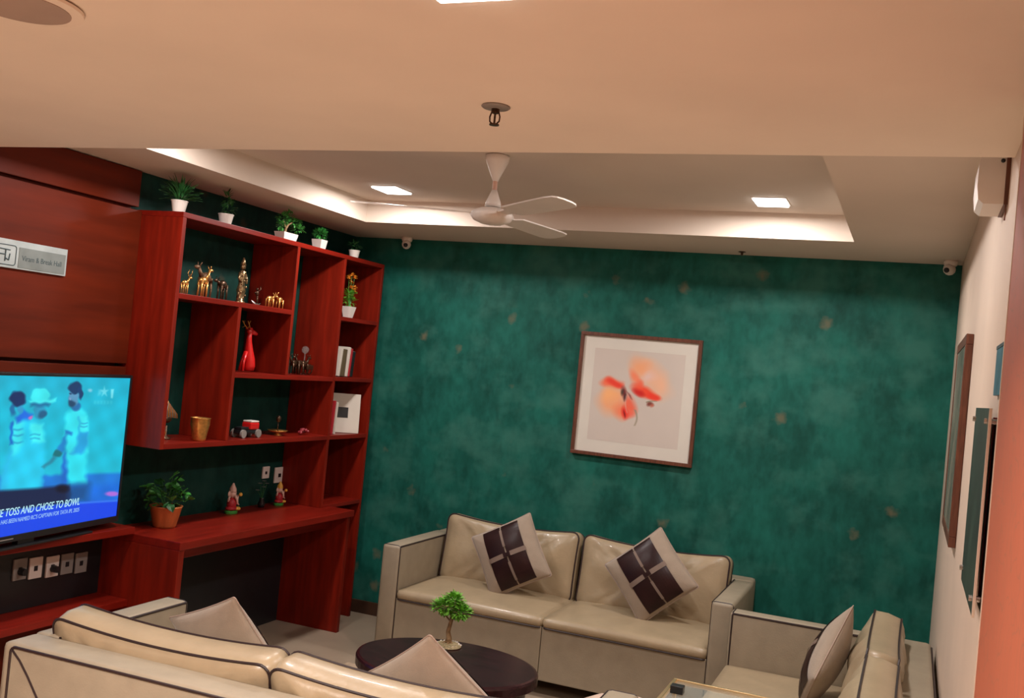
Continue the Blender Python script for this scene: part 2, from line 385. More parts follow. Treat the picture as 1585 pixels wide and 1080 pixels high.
class Paint:
    def __init__(s, px, py, base): s.x, s.y = px, py; s.c = np.broadcast_to(np.array(base, float)/255, px.shape+(3,)).copy()
    def put(s, a, col):
        a = np.clip(a, 0, 1)[..., None]; s.c = s.c*(1-a)+np.array(col)/255*a
    g = 1.0
    def el(s, cx, cy, rx, ry, col, soft=.25, op=1, rot=0):
        rx, ry = rx*s.g, ry*s.g
        dx, dy = s.x-cx, s.y-cy; c, q = math.cos(rot), math.sin(rot)
        d = np.sqrt(((dx*c+dy*q)/rx)**2+((-dx*q+dy*c)/ry)**2); s.put((1-d)/soft*op if op == 1 else np.clip((1-d)/soft, 0, 1)*op, col)
    k = 1.0
    def poly(s, pts, col, soft=1.2, op=1):
        soft = soft*s.k
        ins = np.zeros(s.x.shape, bool); dist = np.full(s.x.shape, 1e9); n = len(pts)
        for i in range(n):
            x0, y0 = pts[i]; x1, y1 = pts[(i+1) % n]
            if y0 != y1:
                cond = ((y0 > s.y) != (y1 > s.y)) & (s.x < (x1-x0)*(s.y-y0)/(y1-y0)+x0); ins ^= cond
            ex, ey = x1-x0, y1-y0; L = ex*ex+ey*ey+1e-9
            t = np.clip(((s.x-x0)*ex+(s.y-y0)*ey)/L, 0, 1)
            dist = np.minimum(dist, np.hypot(s.x-x0-t*ex, s.y-y0-t*ey))
        sd = np.where(ins, dist, -dist); s.put(np.clip(.5+sd/soft, 0, 1)*op, col)
HT = (-234.079, 32.8875, 150.789, -118.077, -310.729, 1073.68, -0.194559, 0.0035142)   # maps screen metres to picture units used by the drawing below
def tv_art(X, Z):
    u = TW-X; z = Z+TZ0; d = HT[6]*u+HT[7]*z+1
    px = (HT[0]*u+HT[1]*z+HT[2])/d; py = (HT[3]*u+HT[4]*z+HT[5])/d
    bx, by = px, py
    wk = (by < 748)*np.clip((138-bx)/4, 0, 1); px = bx+(.9*np.sin(by*.42)+.7*np.sin(bx*.31+by*.17))*wk; py = by+.8*np.sin(bx*.37+1)*wk
    p = Paint(px, py, (22, 186, 214)); p.k = 1.9
    p.put(np.clip((640-py)/90, 0, 1)*.35, (14, 150, 190)); p.put(np.clip((px+py-780)/200, 0, 1)*.3, (40, 205, 225))
    p.poly([(-400, 742), (60, 736), (200, 731), (200, 800), (-400, 800)], (24, 120, 214), 3)
    p.poly([(140, 752), (195, 745), (195, 785), (130, 790)], (20, 110, 220), 6)
    # left player seen from behind
    p.poly([(-2, 760), (0, 735), (12, 700), (20, 690), (66, 690), (64, 752), (30, 768)], (38, 190, 235), 5)
    p.poly([(18, 652), (38, 648), (42, 700), (36, 720), (18, 705)], (60, 228, 240), 3)
    p.poly([(15, 655), (19, 652), (19, 688), (15, 688)], (20, 100, 200), 2)
    for yy in (664, 673, 684): p.poly([(20, yy), (36, yy-1), (36, yy+1), (20, yy+2)], (30, 150, 200), 1.5)
    p.poly([(24, 645), (36, 634), (50, 642), (44, 650), (24, 654)], (28, 110, 225), 3)
    p.el(19, 634, 6, 13, (24, 110, 165), .5); p.el(27, 617, 14, 14, (16, 46, 96), .25)
    p.el(31, 634, 6, 8, (50, 150, 200), .5)
    # player with the pale sun hat
    p.poly([(36, 652), (50, 648), (66, 655), (70, 690), (62, 760), (8, 768), (14, 712), (34, 690)], (34, 205, 240), 5)
    p.poly([(46, 655), (66, 656), (68, 684), (48, 686)], (66, 236, 244), 3)
    for yy in (672, 678): p.poly([(46, yy), (62, yy-1), (62, yy+1), (46, yy+1.5)], (30, 160, 205), 1.5)
    p.el(61, 637, 12, 13, (40, 150, 190), .3); p.el(65, 641, 8, 8, (32, 90, 130), .5); p.el(47, 646, 5, 4, (190, 110, 190), .6)
    p.el(62, 612, 17, 13, (60, 232, 240), .2); p.poly([(44, 619), (62, 620), (88, 616), (86, 622), (60, 625), (46, 624)], (70, 236, 244), 2)
    p.poly([(46, 624), (76, 624), (74, 629), (48, 629)], (26, 110, 160), 2.5)
    # player at right facing left
    p.poly([(93, 748), (98, 700), (106, 698), (106, 750)], (24, 105, 200), 3)
    p.poly([(102, 700), (134, 700), (133, 748), (105, 750)], (44, 224, 240), 4)
    p.poly([(101, 640), (110, 634), (128, 632), (136, 646), (136, 700), (104, 704), (98, 680)], (52, 226, 240), 3)
    p.poly([(122, 646), (124, 668), (136, 668), (136, 690), (125, 703), (108, 702), (118, 690), (121, 670)], (34, 165, 225), 3)
    p.poly([(124, 644), (135, 644), (136, 667), (124, 667)], (62, 234, 244), 2)
    for yy in (654, 659): p.poly([(124, yy), (135, yy), (135, yy+1.4), (124, yy+1.4)], (30, 150, 205), 1.2)
    p.poly([(98, 676), (104, 672), (100, 696), (92, 702), (86, 700)], (26, 130, 200), 2.5)
    p.el(88, 702, 8, 7, (24, 110, 120), .4); p.poly([(64, 722), (84, 705), (88, 709), (68, 726)], (40, 140, 170), 2)
    p.poly([(100, 666), (110, 668), (110, 673), (100, 672)], (26, 120, 200), 2)
    p.el(118, 630, 9, 8, (36, 110, 170), .4); p.el(113, 614, 9.5, 16, (90, 150, 190), .3); p.el(110, 624, 7, 7, (34, 74, 110), .5)
    p.el(107, 609, 3, 1.6, (20, 50, 90), .6); p.el(116, 609, 3, 1.6, (20, 50, 90), .6); p.el(109, 617, 2.4, 3, (130, 160, 205), .6)
    p.el(116, 600, 12, 11, (16, 56, 100), .25); p.el(124, 608, 4, 13, (18, 60, 110), .4)
    # channel mark: pale star between strokes
    sp = []
    for k in range(10):
        r = 9 if k % 2 == 0 else 3.6; a = -PI/2+k*PI/5; sp.append((161+r*math.cos(a)*.8, 606+r*math.sin(a)))
    p.poly(sp, (120, 225, 240), 1.2, .8)
    p.poly([(171, 602), (176, 602), (174, 616), (171, 616)], (140, 235, 245), 1.2, .8)
    p.poly([(152, 603), (157, 604), (156, 610), (151, 612)], (110, 215, 235), 2, .6)
    for k in range(6): p.poly([(145+k*5, 620), (148+k*5, 620), (148+k*5, 625), (145+k*5, 625)], (90, 220, 235), 1.5, .45)
    p.el(139, 604, 5, 4, (150, 215, 240), .7, .8)
    p.c *= (1+.05*np.sin(bx*.16+by*.05)*np.sin(by*.13-bx*.04))[..., None]
    p.x, p.y = bx, by
    # caption banner
    p.poly([(-400, 815), (-400, 790), (0, 759), (60, 755), (107, 750), (112, 764), (108, 778), (0, 792)], (12, 34, 72), 3)
    p.poly([(107, 750), (138, 749), (134, 776), (106, 778)], (14, 78, 140), 8, .9)
    p.el(96, 756, 14, 9, (6, 16, 40), .6)
    p.el(173, 764, 14, 5, (176, 110, 220), .5)
    p.poly([(-400, 850), (-400, 825), (0, 793), (60, 784), (122, 777), (200, 772), (200, 840)], (18, 72, 232), 2)
    p.poly([(122, 777), (200, 772), (200, 774.5), (122, 779.5)], (60, 130, 240), 1.5)
    return p.c
tv_m = attr_mat('broadcast_picture', 1.0)
grid_colors('screen', TW, TZ1-TZ0, 400, 240, tv_art, tv_m, tv, Matrix.Translation((-hw, -.002, TZ0)))
TXT = emit('caption_white', srgb(190, 240, 248), 1.0); TXT2 = emit('caption_pale', srgb(150, 190, 245), 1.0)
def tvtext(s, u, z, size, m, xs, al='RIGHT'):
    text_mesh('caption', s, size, m, tv, Matrix.Translation((hw-u, -.0035, z)) @ Matrix.Rotation(PI/2, 4, 'X'), al, .0004, .22, xs)
tvtext('RCB WON THE TOSS AND CHOSE TO BOWL', .287, .966, .047, TXT, .76)
tvtext("RAJAT HAS BEEN NAMED RC'S CAPTAIN FOR TATA IPL 2025".replace('RAJAT ', ''), .284, .934, .026, TXT2, .80)

# ------------------------------------------------------------------ engraved steel sign on the panelled wall
sg = thing('engraved_sign', 'brushed steel engraved sign plate on red wood panel above television', 'sign', (-3.70, 3.30, 2.08))
B('plate', M['steel'], sg, 0, .012, -.25, .255, -.062, .062, .002)
B('text_field', M['steel2'], sg, .012, .014, -.015, .245, -.055, .035, .001)
def rrect(bm, cy, cz, w2, h2, r, t, x):
    pts = []
    for k in range(24):
        a = 2*PI*k/24; sx = 1 if math.cos(a) >= 0 else -1; sz = 1 if math.sin(a) >= 0 else -1
        pts.append((x, cy+sx*(w2-r)+r*math.cos(a), cz+sz*(h2-r)+r*math.sin(a)))
    tube(bm, pts, t, 6, True)
bm = bmesh.new(); rrect(bm, -.115, -.006, .085, .043, .012, .0018, .013)
bmo('emblem_border', bm, M['ink'], sg)
bm = bmesh.new()
for a, b in (((-.165, .020), (-.062, .016)), ((-.15, .018), (-.15, -.03)), ((-.12, .017), (-.12, -.034)), ((-.085, .017), (-.085, -.034)), ((-.12, -.005), (-.085, -.005)), ((-.085, -.02), (-.066, -.028)), ((-.066, -.028), (-.062, .0))):
    tube(bm, [(.013, *a), (.013, *b)], .0026, 6)
bmo('emblem', bm, M['ink'], sg)
mt = Matrix(((0, 0, 1, .0142), (1, 0, 0, 0), (0, 1, 0, 0), (0, 0, 0, 1)))
text_mesh('lettering', 'Viram & Break Hall', .033, M['ink'], sg, Matrix.Translation((0, .002, -.022)) @ mt, 'LEFT', .0004, 0, .86)

# ------------------------------------------------------------------ ceiling fittings
def lamp(x, y, z, label, m, grp, rz=0):
    t = thing('ceiling_light', label, 'ceiling light', (x, y, z), rz, grp)
    bm = bmesh.new(); box(bm, -.086, .086, -.106, .106, -.004, 0, .001); bmo('trim_ring', bm, M['white'], t)
    bm = bmesh.new(); box(bm, -.078, .078, -.098, .098, -.012, -.004, .003); bmo('diffuser', bm, m, t)
lamp(-2.88, 5.08, 2.75, 'lit square ceiling panel light at the left end of the tray', M['lampface'], 'ceiling panel lights')
lamp(-.745, 5.13, 2.75, 'lit square ceiling panel light at the right end of the tray', M['lampface'], 'ceiling panel lights')
lamp(-2.88, 3.50, 2.75, 'lit ceiling panel light in the near left of the tray, behind the soffit', M['lampface'], 'ceiling panel lights')
lamp(-.745, 3.50, 2.75, 'lit ceiling panel light in the near right of the tray, behind the soffit', M['lampface'], 'ceiling panel lights')
lamp(-.79, 1.545, ZF, 'lit square ceiling light on the near lower ceiling, cut by top edge', M['lampface2'], 'ceiling panel lights')
bm = bmesh.new(); lathe(bm, [(.12, 0), (.13, -.004), (.128, -.010), (.105, -.012)], 40)
t = thing('ceiling_disc', 'grey round ceiling disc with pale rim at upper left corner', 'speaker', (-1.81, 1.545, ZF))
bmo('rim', bm, M['ceil'], t, smooth=False)
bm = bmesh.new(); lathe(bm, [(.104, -.010), (.104, -.0135), (.05, -.016), (.01, -.017)], 40); bmo('grille', bm, M['disc'], t)

sp = thing('sprinkler', 'bronze sprinkler head under a round plate on the near ceiling', 'sprinkler', (-1.06, 2.365, ZF))
bm = bmesh.new(); lathe(bm, [(.036, 0), (.038, -.003), (.034, -.006), (.012, -.008)], 28); bmo('cover_plate', bm, M['greyp'], sp)
bm = bmesh.new()
lathe(bm, [(.011, -.006), (.011, -.018), (.007, -.02)], 12)
for s in (-1, 1): tube(bm, [(s*.010, 0, -.016), (s*.014, 0, -.028), (s*.013, 0, -.040), (s*.005, 0, -.047)], .0022, 6)
tube(bm, [(0, 0, -.018), (0, 0, -.046)], .003, 6)
bmo('frame_arms', bm, M['bronze'], sp)
bm = bmesh.new(); lathe(bm, [(.004, -.044), (.013, -.047), (.013, -.050), (.003, -.051)], 14); bmo('deflector', bm, M['bronze'], sp)
s2 = thing('sprinkler', 'tiny sprinkler head on the ceiling border near the green wall', 'sprinkler', (-1.02, 6.05, ZC))
bm = bmesh.new(); lathe(bm, [(.022, 0), (.022, -.003), (.008, -.006), (.006, -.02), (.010, -.022), (.002, -.024)], 12); bmo('head', bm, M['bronze'], s2)

fn = thing('ceiling_fan', 'cream three-blade ceiling fan hanging in the tray recess', 'fan', (-1.84, 4.18, 2.75))
bm = bmesh.new(); lathe(bm, [(.045, 0), (.056, -.006), (.052, -.03), (.034, -.07), (.018, -.105), (.013, -.12)], 28); bmo('canopy', bm, M['white'], fn, smooth=True)
bm = bmesh.new(); lathe(bm, [(.011, -.10), (.011, -.20)], 14); bmo('down_rod', bm, mat('fan_rod', (.6, .36, .27), .4), fn)
bm = bmesh.new(); lathe(bm, [(.012, -.16), (.022, -.185), (.034, -.215), (.038, -.236), (.030, -.238)], 28); bmo('lower_cup', bm, M['white'], fn, smooth=True)
bm = bmesh.new(); lathe(bm, [(.03, -.240), (.058, -.246), (.092, -.262), (.100, -.278), (.085, -.300), (.05, -.314), (.012, -.320)], 36); bmo('motor_housing', bm, M['white'], fn, smooth=True)
for k in range(3):
    a = rad(201+120*k)
    bl = bpy.data.objects.new('blade', None)
    bm = bmesh.new()
    st = [(.09, .022), (.16, .024), (.19, .055), (.40, .062), (.56, .066), (.615, .060), (.635, .045), (.645, .02)]
    top = []; bot = []
    for r_, w_ in st:
        tw = -.17
        for s in (-1, 1):
            top.append(bm.verts.new((r_, s*w_, -.268+s*w_*tw))); bot.append(bm.verts.new((r_, s*w_, -.274+s*w_*tw)))
    for i in range(len(st)-1):
        q = 2*i
        bm.faces.new((top[q], top[q+2], top[q+3], top[q+1])); bm.faces.new((bot[q], bot[q+1], bot[q+3], bot[q+2]))
        bm.faces.new((top[q], bot[q], bot[q+2], top[q+2])); bm.faces.new((top[q+1], top[q+3], bot[q+3], bot[q+1]))
    bm.faces.new((top[0], top[1], bot[1], bot[0])); bm.faces.new((top[-2], bot[-2], bot[-1], top[-1]))
    bmesh.ops.rotate(bm, cent=(0, 0, 0), matrix=Matrix.Rotation(a, 3, 'Z'), verts=bm.verts)
    bmo('blade', bm, M['white'], fn)
def camera_dome(x, y, z, label, rz, mx=None):
    t = thing('security_camera', label, 'camera', (x, y, z), rz)
    bm = bmesh.new(); lathe(bm, [(.036, 0), (.038, -.012), (.034, -.026), (.03, -.03)], 20); bmo('base', bm, M['white'], t, smooth=True)
    bm = bmesh.new(); ell(bm, (0, -.012, -.05), (.032, .042, .034)); bmo('housing', bm, M['white'], t, smooth=True)
    bm = bmesh.new(); ell(bm, (0, -.044, -.058), (.016, .014, .016)); bmo('lens', bm, M['black'], t, smooth=True)
camera_dome(-3.30, 6.10, ZC, 'small white dome camera on the ceiling above the left end of green wall', rad(20))
camera_dome(.125, 6.02, ZC, 'small white dome camera in the ceiling corner at right', rad(-25))

# wall unit at the right
ac = thing('wall_unit', 'white curved-front box unit mounted high on the right wall', 'wall unit', (XR, 3.0, 2.365))
bm = bmesh.new()
prof = [(-.010, 0), (-.060, 0), (-.074, .012), (-.079, .05), (-.078, .11), (-.070, .16), (-.058, .20), (-.012, .23)]
a = [bm.verts.new((x, 0, z)) for x, z in prof]; b = [bm.verts.new((x, .20, z)) for x, z in prof]
for i in range(len(prof)):
    j = (i+1) % len(prof); bm.faces.new((a[i], a[j], b[j], b[i]))
bm.faces.new(a[::-1]); bm.faces.new(b)
bmo('body', bm, M['white'], ac)
B('mounting_plate', M['frame'], ac, -.0105, 0, -.004, .20, -.002, .235, .001)
bm = bmesh.new(); ell(bm, (-.020, -.001, .118), (.006, .004, .006)); bmo('port', bm, M['black'], ac)
bm = bmesh.new(); tube(bm, [(-.006, -.002, 0), (-.004, -.003, -.02), (-.005, -.002, -.045)], .002, 6); bmo('cable', bm, M['frame'], ac)

# frames and signs on right wall
pf = thing('framed_picture', 'long brown framed picture seen edge-on on the cream right wall', 'picture', (XR, 4.6, 1.68))
for (y0, y1, z0, z1) in ((-.43, .44, .37, .41), (-.43, .44, -.40, -.36), (-.43, -.39, -.36, .37), (.40, .44, -.36, .37)):
    B('frame', M['frame'], pf, -.027, -.001, y0, y1, z0, z1, .003)
B('print', mat('hazy_print', (.20, .17, .13), .25, var=.5, scale=4), pf, -.024, -.002, -.39, .40, -.36, .37, 0)
gs = thing('glass_sign', 'dark glass sign plate tinted with the green wall reflection on steel standoffs on right wall', 'sign', (XR, 2.74, 1.58))
B('glass_plate', M['reflglass'], gs, -.033, -.028, -.26, .27, -.235, .23, .001)
B('edge_strip', M['cream'], gs, -.0335, -.0275, -.266, -.259, -.235, .23, .0005)
for sy in (-.22, .245):
    for sz in (-.20, .20):
        bm = bmesh.new(); tube(bm, [(-.001, sy, sz), (-.040, sy, sz)], .007, 12); bmo('standoff', bm, M['silver'], gs)
mb_ = thing('notice_board', 'dark maroon framed board beside the glass sign at the orange wall edge', 'notice board', (XR, 2.50, 1.58))
B('board', M['maroon'], mb_, -.013, -.001, -.12, .10, -.20, .205, .001)
B('lower_rail', M['tan'], mb_, -.016, -.001, -.12, .10, -.225, -.20, .001)
B('frame', M['maroon'], mb_, -.016, -.001, .10, .11, -.225, .21, .001)
bs = thing('blue_sign', 'small blue sign plate above the glass sign on right wall', 'sign', (XR, 2.58, 1.905))
B('plate', M['blue'], bs, -.010, 0, -.19, .19, -.062, .062, .001)
B('border', M['ink'], bs, -.0115, -.010, -.19, .188, .052, .060, 0)

# ------------------------------------------------------------------ flower picture on green wall
fp = thing('flower_picture', 'square walnut framed watercolour of two orange poppies on green wall', 'picture', (-1.62, YB, 1.68))
h_ = .392; fw = .022
for (x0, x1, z0, z1) in ((-h_, h_, h_-fw, h_), (-h_, h_, -h_, -h_+fw), (-h_, -h_+fw, -h_+fw, h_-fw), (h_-fw, h_, -h_+fw, h_-fw)):
    B('frame', M['frame'], fp, x0, x1, -.034, -.001, z0, z1, .003)
B('mount', M['mat'], fp, -h_+fw, h_-fw, -.016, -.004, -h_+fw, h_-fw, 0)
HP = (201.68, 28.7387, 1370.3, -12.8029, -271.53, 1119.44, -0.06562, 0.00307088)
def pic_art(X, Z):
    x = X-.293-1.62; z = Z-.293+1.68; d = HP[6]*x+HP[7]*z+1
    px = (HP[0]*x+HP[1]*z+HP[2])/d; py = (HP[3]*x+HP[4]*z+HP[5])/d
    X_ = (px-860)*4.32; Y_ = (py-490)*4.32
    nz = np.zeros(X_.shape)
    rs = np.random.RandomState(4)
    for k in range(26):
        f = rs.uniform(.008, .05); th = rs.uniform(0, 6.3); nz += np.sin(X_*f*math.cos(th)+Y_*f*math.sin(th)+rs.uniform(0, 6.3))/26*3
    wx = X_+nz*22; wy = Y_+np.roll(nz, 17, 0)*22
    p = Paint(wx, wy, (203, 192, 182)); p.g = 1.28
    p.put(np.clip(.25+nz*.3, 0, 1)*.3, (188, 178, 170))
    # right poppy
    p.el(620, 390, 150, 95, (240, 178, 140), .8, .75, .75); p.el(700, 470, 80, 95, (244, 180, 140), .9, .6)
    p.el(560, 340, 70, 60, (242, 160, 110), .8, .7); p.el(518, 410, 36, 70, (246, 130, 90), .7, .85, -.3)
    p.el(620, 410, 55, 38, (226, 196, 190), .8, .8)
    p.el(600, 510, 95, 36, (240, 70, 40), .6, .95, .35); p.el(650, 535, 40, 26, (238, 60, 40), .6, .9); p.el(560, 515, 40, 22, (200, 30, 26), .7, .9, .3)
    p.el(555, 460, 30, 40, (244, 90, 60), .7, .7)
    # left poppy
    p.el(370, 560, 100, 105, (242, 166, 118), .7, .9, .5); p.el(440, 630, 70, 62, (244, 130, 90), .7, .9)
    p.el(360, 440, 75, 36, (242, 110, 74), .6, .9, .1); p.el(385, 440, 60, 24, (232, 60, 44), .7, .9, .4)
    p.el(350, 520, 60, 50, (246, 180, 120), .8, .8)
    p.el(500, 590, 38, 55, (244, 90, 60), .7, .8); p.el(455, 640, 26, 46, (226, 34, 26), .7, .95); p.el(480, 650, 34, 36, (246, 90, 70), .7, .6)
    p.el(448, 510, 26, 56, (110, 40, 40), .7, .95, -.45); p.el(430, 505, 16, 26, (70, 60, 50), .8, .9); p.el(462, 545, 14, 24, (60, 30, 36), .8, .9)
    p.el(452, 645, 7, 30, (130, 16, 18), .7, .9)
    p.poly([(466, 500), (515, 540), (524, 560), (514, 556)], (120, 60, 60), 8, .8)
    p.el(622, 590, 18, 16, (120, 60, 50), .6, .95); p.el(635, 602, 12, 14, (180, 90, 70), .7, .8)
    p.poly([(600, 572), (660, 560), (662, 566), (602, 580)], (120, 110, 80), 6, .7)
    p.poly([(516, 610), (528, 610), (526, 740), (518, 740)], (150, 140, 120), 6, .8)
    p.poly([(470, 540), (476, 540), (474, 640), (470, 640)], (220, 200, 190), 5, .6)
    return p.c*1.04
grid_colors('watercolour_print', .586, .586, 180, 180, pic_art, attr_mat('poppy_print', 0), fp, Matrix.Translation((-.293, -.0165, -.293)))

# ------------------------------------------------------------------ upholstery
def outline(w, h, r, n=6, ear=0.):
    pts = []
    for (cx, cy, a0) in ((w/2-r, h/2-r, 0), (-w/2+r, h/2-r, PI/2), (-w/2+r, -h/2+r, PI), (w/2-r, -h/2+r, 1.5*PI)):
        for k in range(n+1):
            a = a0+PI/2*k/n; pts.append((cx+r*math.cos(a), cy+r*math.sin(a)))
    # add points along the straight sides
    out = []
    for i, p in enumerate(pts):
        q = pts[(i+1) % len(pts)]; out.append(p); L = math.hypot(q[0]-p[0], q[1]-p[1])
        m = int(L/.05)
        for k in range(1, m+1): out.append((p[0]+(q[0]-p[0])*k/(m+1), p[1]+(q[1]-p[1])*k/(m+1)))
    if ear:
        o2 = []
        for x, y in out:
            tx, ty = min(1, abs(x)/(w/2)), min(1, abs(y)/(h/2))
            if tx > ty: x *= 1-ear*(1-ty**2)
            else: y *= 1-ear*(1-tx**2)
            o2.append((x, y))
        out = o2
    return out
def cushion(w, h, t, bulge, r=.04, ear=.0, wr=.0, seed=0, rings=9, back=1, pexp=.55, sag=0.):
    """padded shape in local XY, thickness along Z; returns bmesh, and its two seam loops"""
    ol = outline(w, h, r, 5, ear); ob = outline(w, h, r, 5, 0); bm = bmesh.new(); N = len(ol)
    def pad(x, y): return (max(0, 1-abs(2*x/w)**2.2)*max(0, 1-abs(2*y/h)**2.2))**pexp
    def disp(x, y, z, s):
        if wr:
            v = noise.noise(Vector((x*7+seed, y*7, z*4+seed*.7)))*wr + noise.noise(Vector((x*16, y*9+seed, seed)))*wr*.45
            # creases that run in from the corners
            d = (abs(x)/(w/2))*(abs(y)/(h/2)); v += math.sin((abs(x)-abs(y))*55+seed)*wr*.45*d*(1-d)*2
            z += v*(1-s**4)*(1 if z > 0 else -1)
        y -= sag*(1-(2*x/w)**2)*(1 if y > 0 else 0)*(y/(h/2))
        return (x, y, z)
    def panel(sgn, amp):
        rr = []
        for i in range(rings+1):
            s = i/rings
            if i == 0: rr.append([bm.verts.new(disp(0, 0, sgn*(t/2+amp), 0))]); continue
            rr.append([bm.verts.new(disp(x*s, y*s, sgn*(t/2+(amp*pad(xb*s, yb*s) if s < 1 else 0)), s)) for (x, y), (xb, yb) in zip(ol, ob)])
        for k in range(N): bm.faces.new((rr[0][0], rr[1][k], rr[1][(k+1) % N]))
        for i in range(1, rings):
            for k in range(N): bm.faces.new((rr[i][k], rr[i+1][k], rr[i+1][(k+1) % N], rr[i][(k+1) % N]))
        return rr[-1]
    f = panel(1, bulge); b = panel(-1, bulge*back)
    if t > .002:
        mid = [bm.verts.new((v.co.x*(1+.02*min(1, t/.1)), v.co.y*(1+.03*min(1, t/.1)), 0)) for v in f]
        for k in range(N):
            bm.faces.new((f[k], f[(k+1) % N], mid[(k+1) % N], mid[k])); bm.faces.new((mid[k], mid[(k+1) % N], b[(k+1) % N], b[k]))
    else:
        bmesh.ops.remove_doubles(bm, verts=bm.verts, dist=.0015)
        return bm, [[Vector((x, y, 0)) for x, y in ol]]
    return bm, [[v.co.copy() for v in f], [v.co.copy() for v in b]]
def place(o, loc, heading, lean, inpl=0):
    o.matrix_local = Matrix.Translation(loc) @ Matrix.Rotation(heading, 4, 'Z') @ Matrix.Rotation(PI/2-lean, 4, 'X') @ Matrix.Rotation(inpl, 4, 'Z')
def back_cushion(parent, w, h, loc, lean, seed):
    bm, loops = cushion(w, h, .12, .050, .05, .012, .024, seed, sag=.028)
    o = bmo('back_cushion', bm, M['leather'], parent, smooth=True)
    pb = bmesh.new()
    for L in loops: tube(pb, L, .0050, 6, True)
    bmo('piping', pb, M['pipe'], o)
    place(o, loc, 0, lean); return o
def seat_cushion(parent, w, d, loc, seed):
    bm, loops = cushion(w, d, .05, .03, .03, 0, .004, seed, back=.1)
    o = bmo('seat_cushion', bm, M['leather'], parent, smooth=True)
    pb = bmesh.new(); tube(pb, loops[1], .0050, 6, True); bmo('piping', pb, M['pipe'], o)
    o.location = loc; return o
def rect_loop(x0, x1, z0, z1, y, r=.02):
    pts = []
    for cx, cz, a0 in ((x1-r, z1-r, 0), (x0+r, z1-r, PI/2), (x0+r, z0+r, PI), (x1-r, z0+r, 1.5*PI)):
        for k in range(5):
            a = a0+PI/2*k/4; pts.append((cx+r*math.cos(a), y, cz+r*math.sin(a)))
    return pts
def make_sofa(label, loc, heading, W, D, ncush=2, seeds=(1, 2), cw=None, ch=.43, cy=.085, cl=10, cx0=0, cdw=-.03):
    # local: centre of the footprint, front faces -y
    t = thing('sofa', label, 'sofa', loc, heading, 'cream leather sofas with dark piping')
    aw = .115; ah = .69; bt = .15; hw_, hd = W/2, D/2
    iw = W-2*aw
    bm = bmesh.new(); n = ncush
    for k in range(n):
        x0 = -iw/2+k*iw/n; box(bm, x0+.0015, x0+iw/n-.0015, -hd+.012, hd-bt, .09, .385, .006)
    bmo('base', bm, M['leather2'], t)
    bm = bmesh.new(); box(bm, -hw_+.01, hw_-.01, hd-bt, hd, .06, ah, .022); o = bmo('backrest', bm, M['leather2'], t, smooth=True)
    bm = bmesh.new(); tube(bm, rect_loop(-hw_+.05, hw_-.05, .10, ah-.012, hd+.001), .0050, 6, True)
    for s in (-1, 1):
        tube(bm, [(s*(hw_-.052-.42*q*(1 if q < .5 else 1)), hd+.0015, ah-.02-.60*q**1.25) for q in [i/10 for i in range(11)]], .004, 6)
    bmo('piping', bm, M['pipe'], o)
    for s in (-1, 1):
        x0, x1 = (s*hw_-aw, s*hw_) if s > 0 else (-hw_, -hw_+aw)
        bm = bmesh.new(); box(bm, x0, x1, -hd, hd-bt+.004, .06, ah, .02); a_ = bmo('armrest', bm, M['leather2'], t, smooth=True)
        bm = bmesh.new(); tube(bm, rect_loop(x0+.004, x1-.004, .07, ah-.004, -hd+.014, .016), .0052, 6, True)
        xi = x0 if s > 0 else x1
        tube(bm, [(xi-.003*s*-1, -hd+.016, ah-.008), (xi, hd-bt, ah-.006)], .0052, 6)
        xo = x1 if s > 0 else x0
        bmo('piping', bm, M['pipe'], a_)
    for k in range(n):
        cx = -iw/2+(k+.5)*iw/n
        seat_cushion(t, iw/n-.004, D-bt-.02, (cx, -bt/2-.004, .405), seeds[0]+k)
        if cw is None: back_cushion(t, iw/n+cdw, ch, (cx+cx0, hd-bt-cy, .397+ch/2), rad(cl), seeds[1]+k*3.3)
    for sx in (-1, 1):
        for sy in (-1, 1):
            bm = bmesh.new(); lathe(bm, [(.018, 0), (.024, .065)], 12, (sx*(hw_-.07), sy*(hd-.07), 0)); bmo('leg', bm, M['black'], t)
    return t
make_sofa('cream leather two-seat sofa facing the room against the green wall', (-1.80, 5.735, 0), 0, 2.06, .87, seeds=(1, 2))
make_sofa('cream leather sofa seen from behind in the near left foreground', (-1.83, 3.085, 0), PI+rad(1.3), 2.06, .86, seeds=(11, 17), ch=.38, cy=.105, cl=14, cx0=.045, cdw=.005)
make_sofa('cream leather sofa along the right wall, cushions seen side-on', (-.295, 4.21, 0), -PI/2, 2.06, .93, seeds=(21, 25))

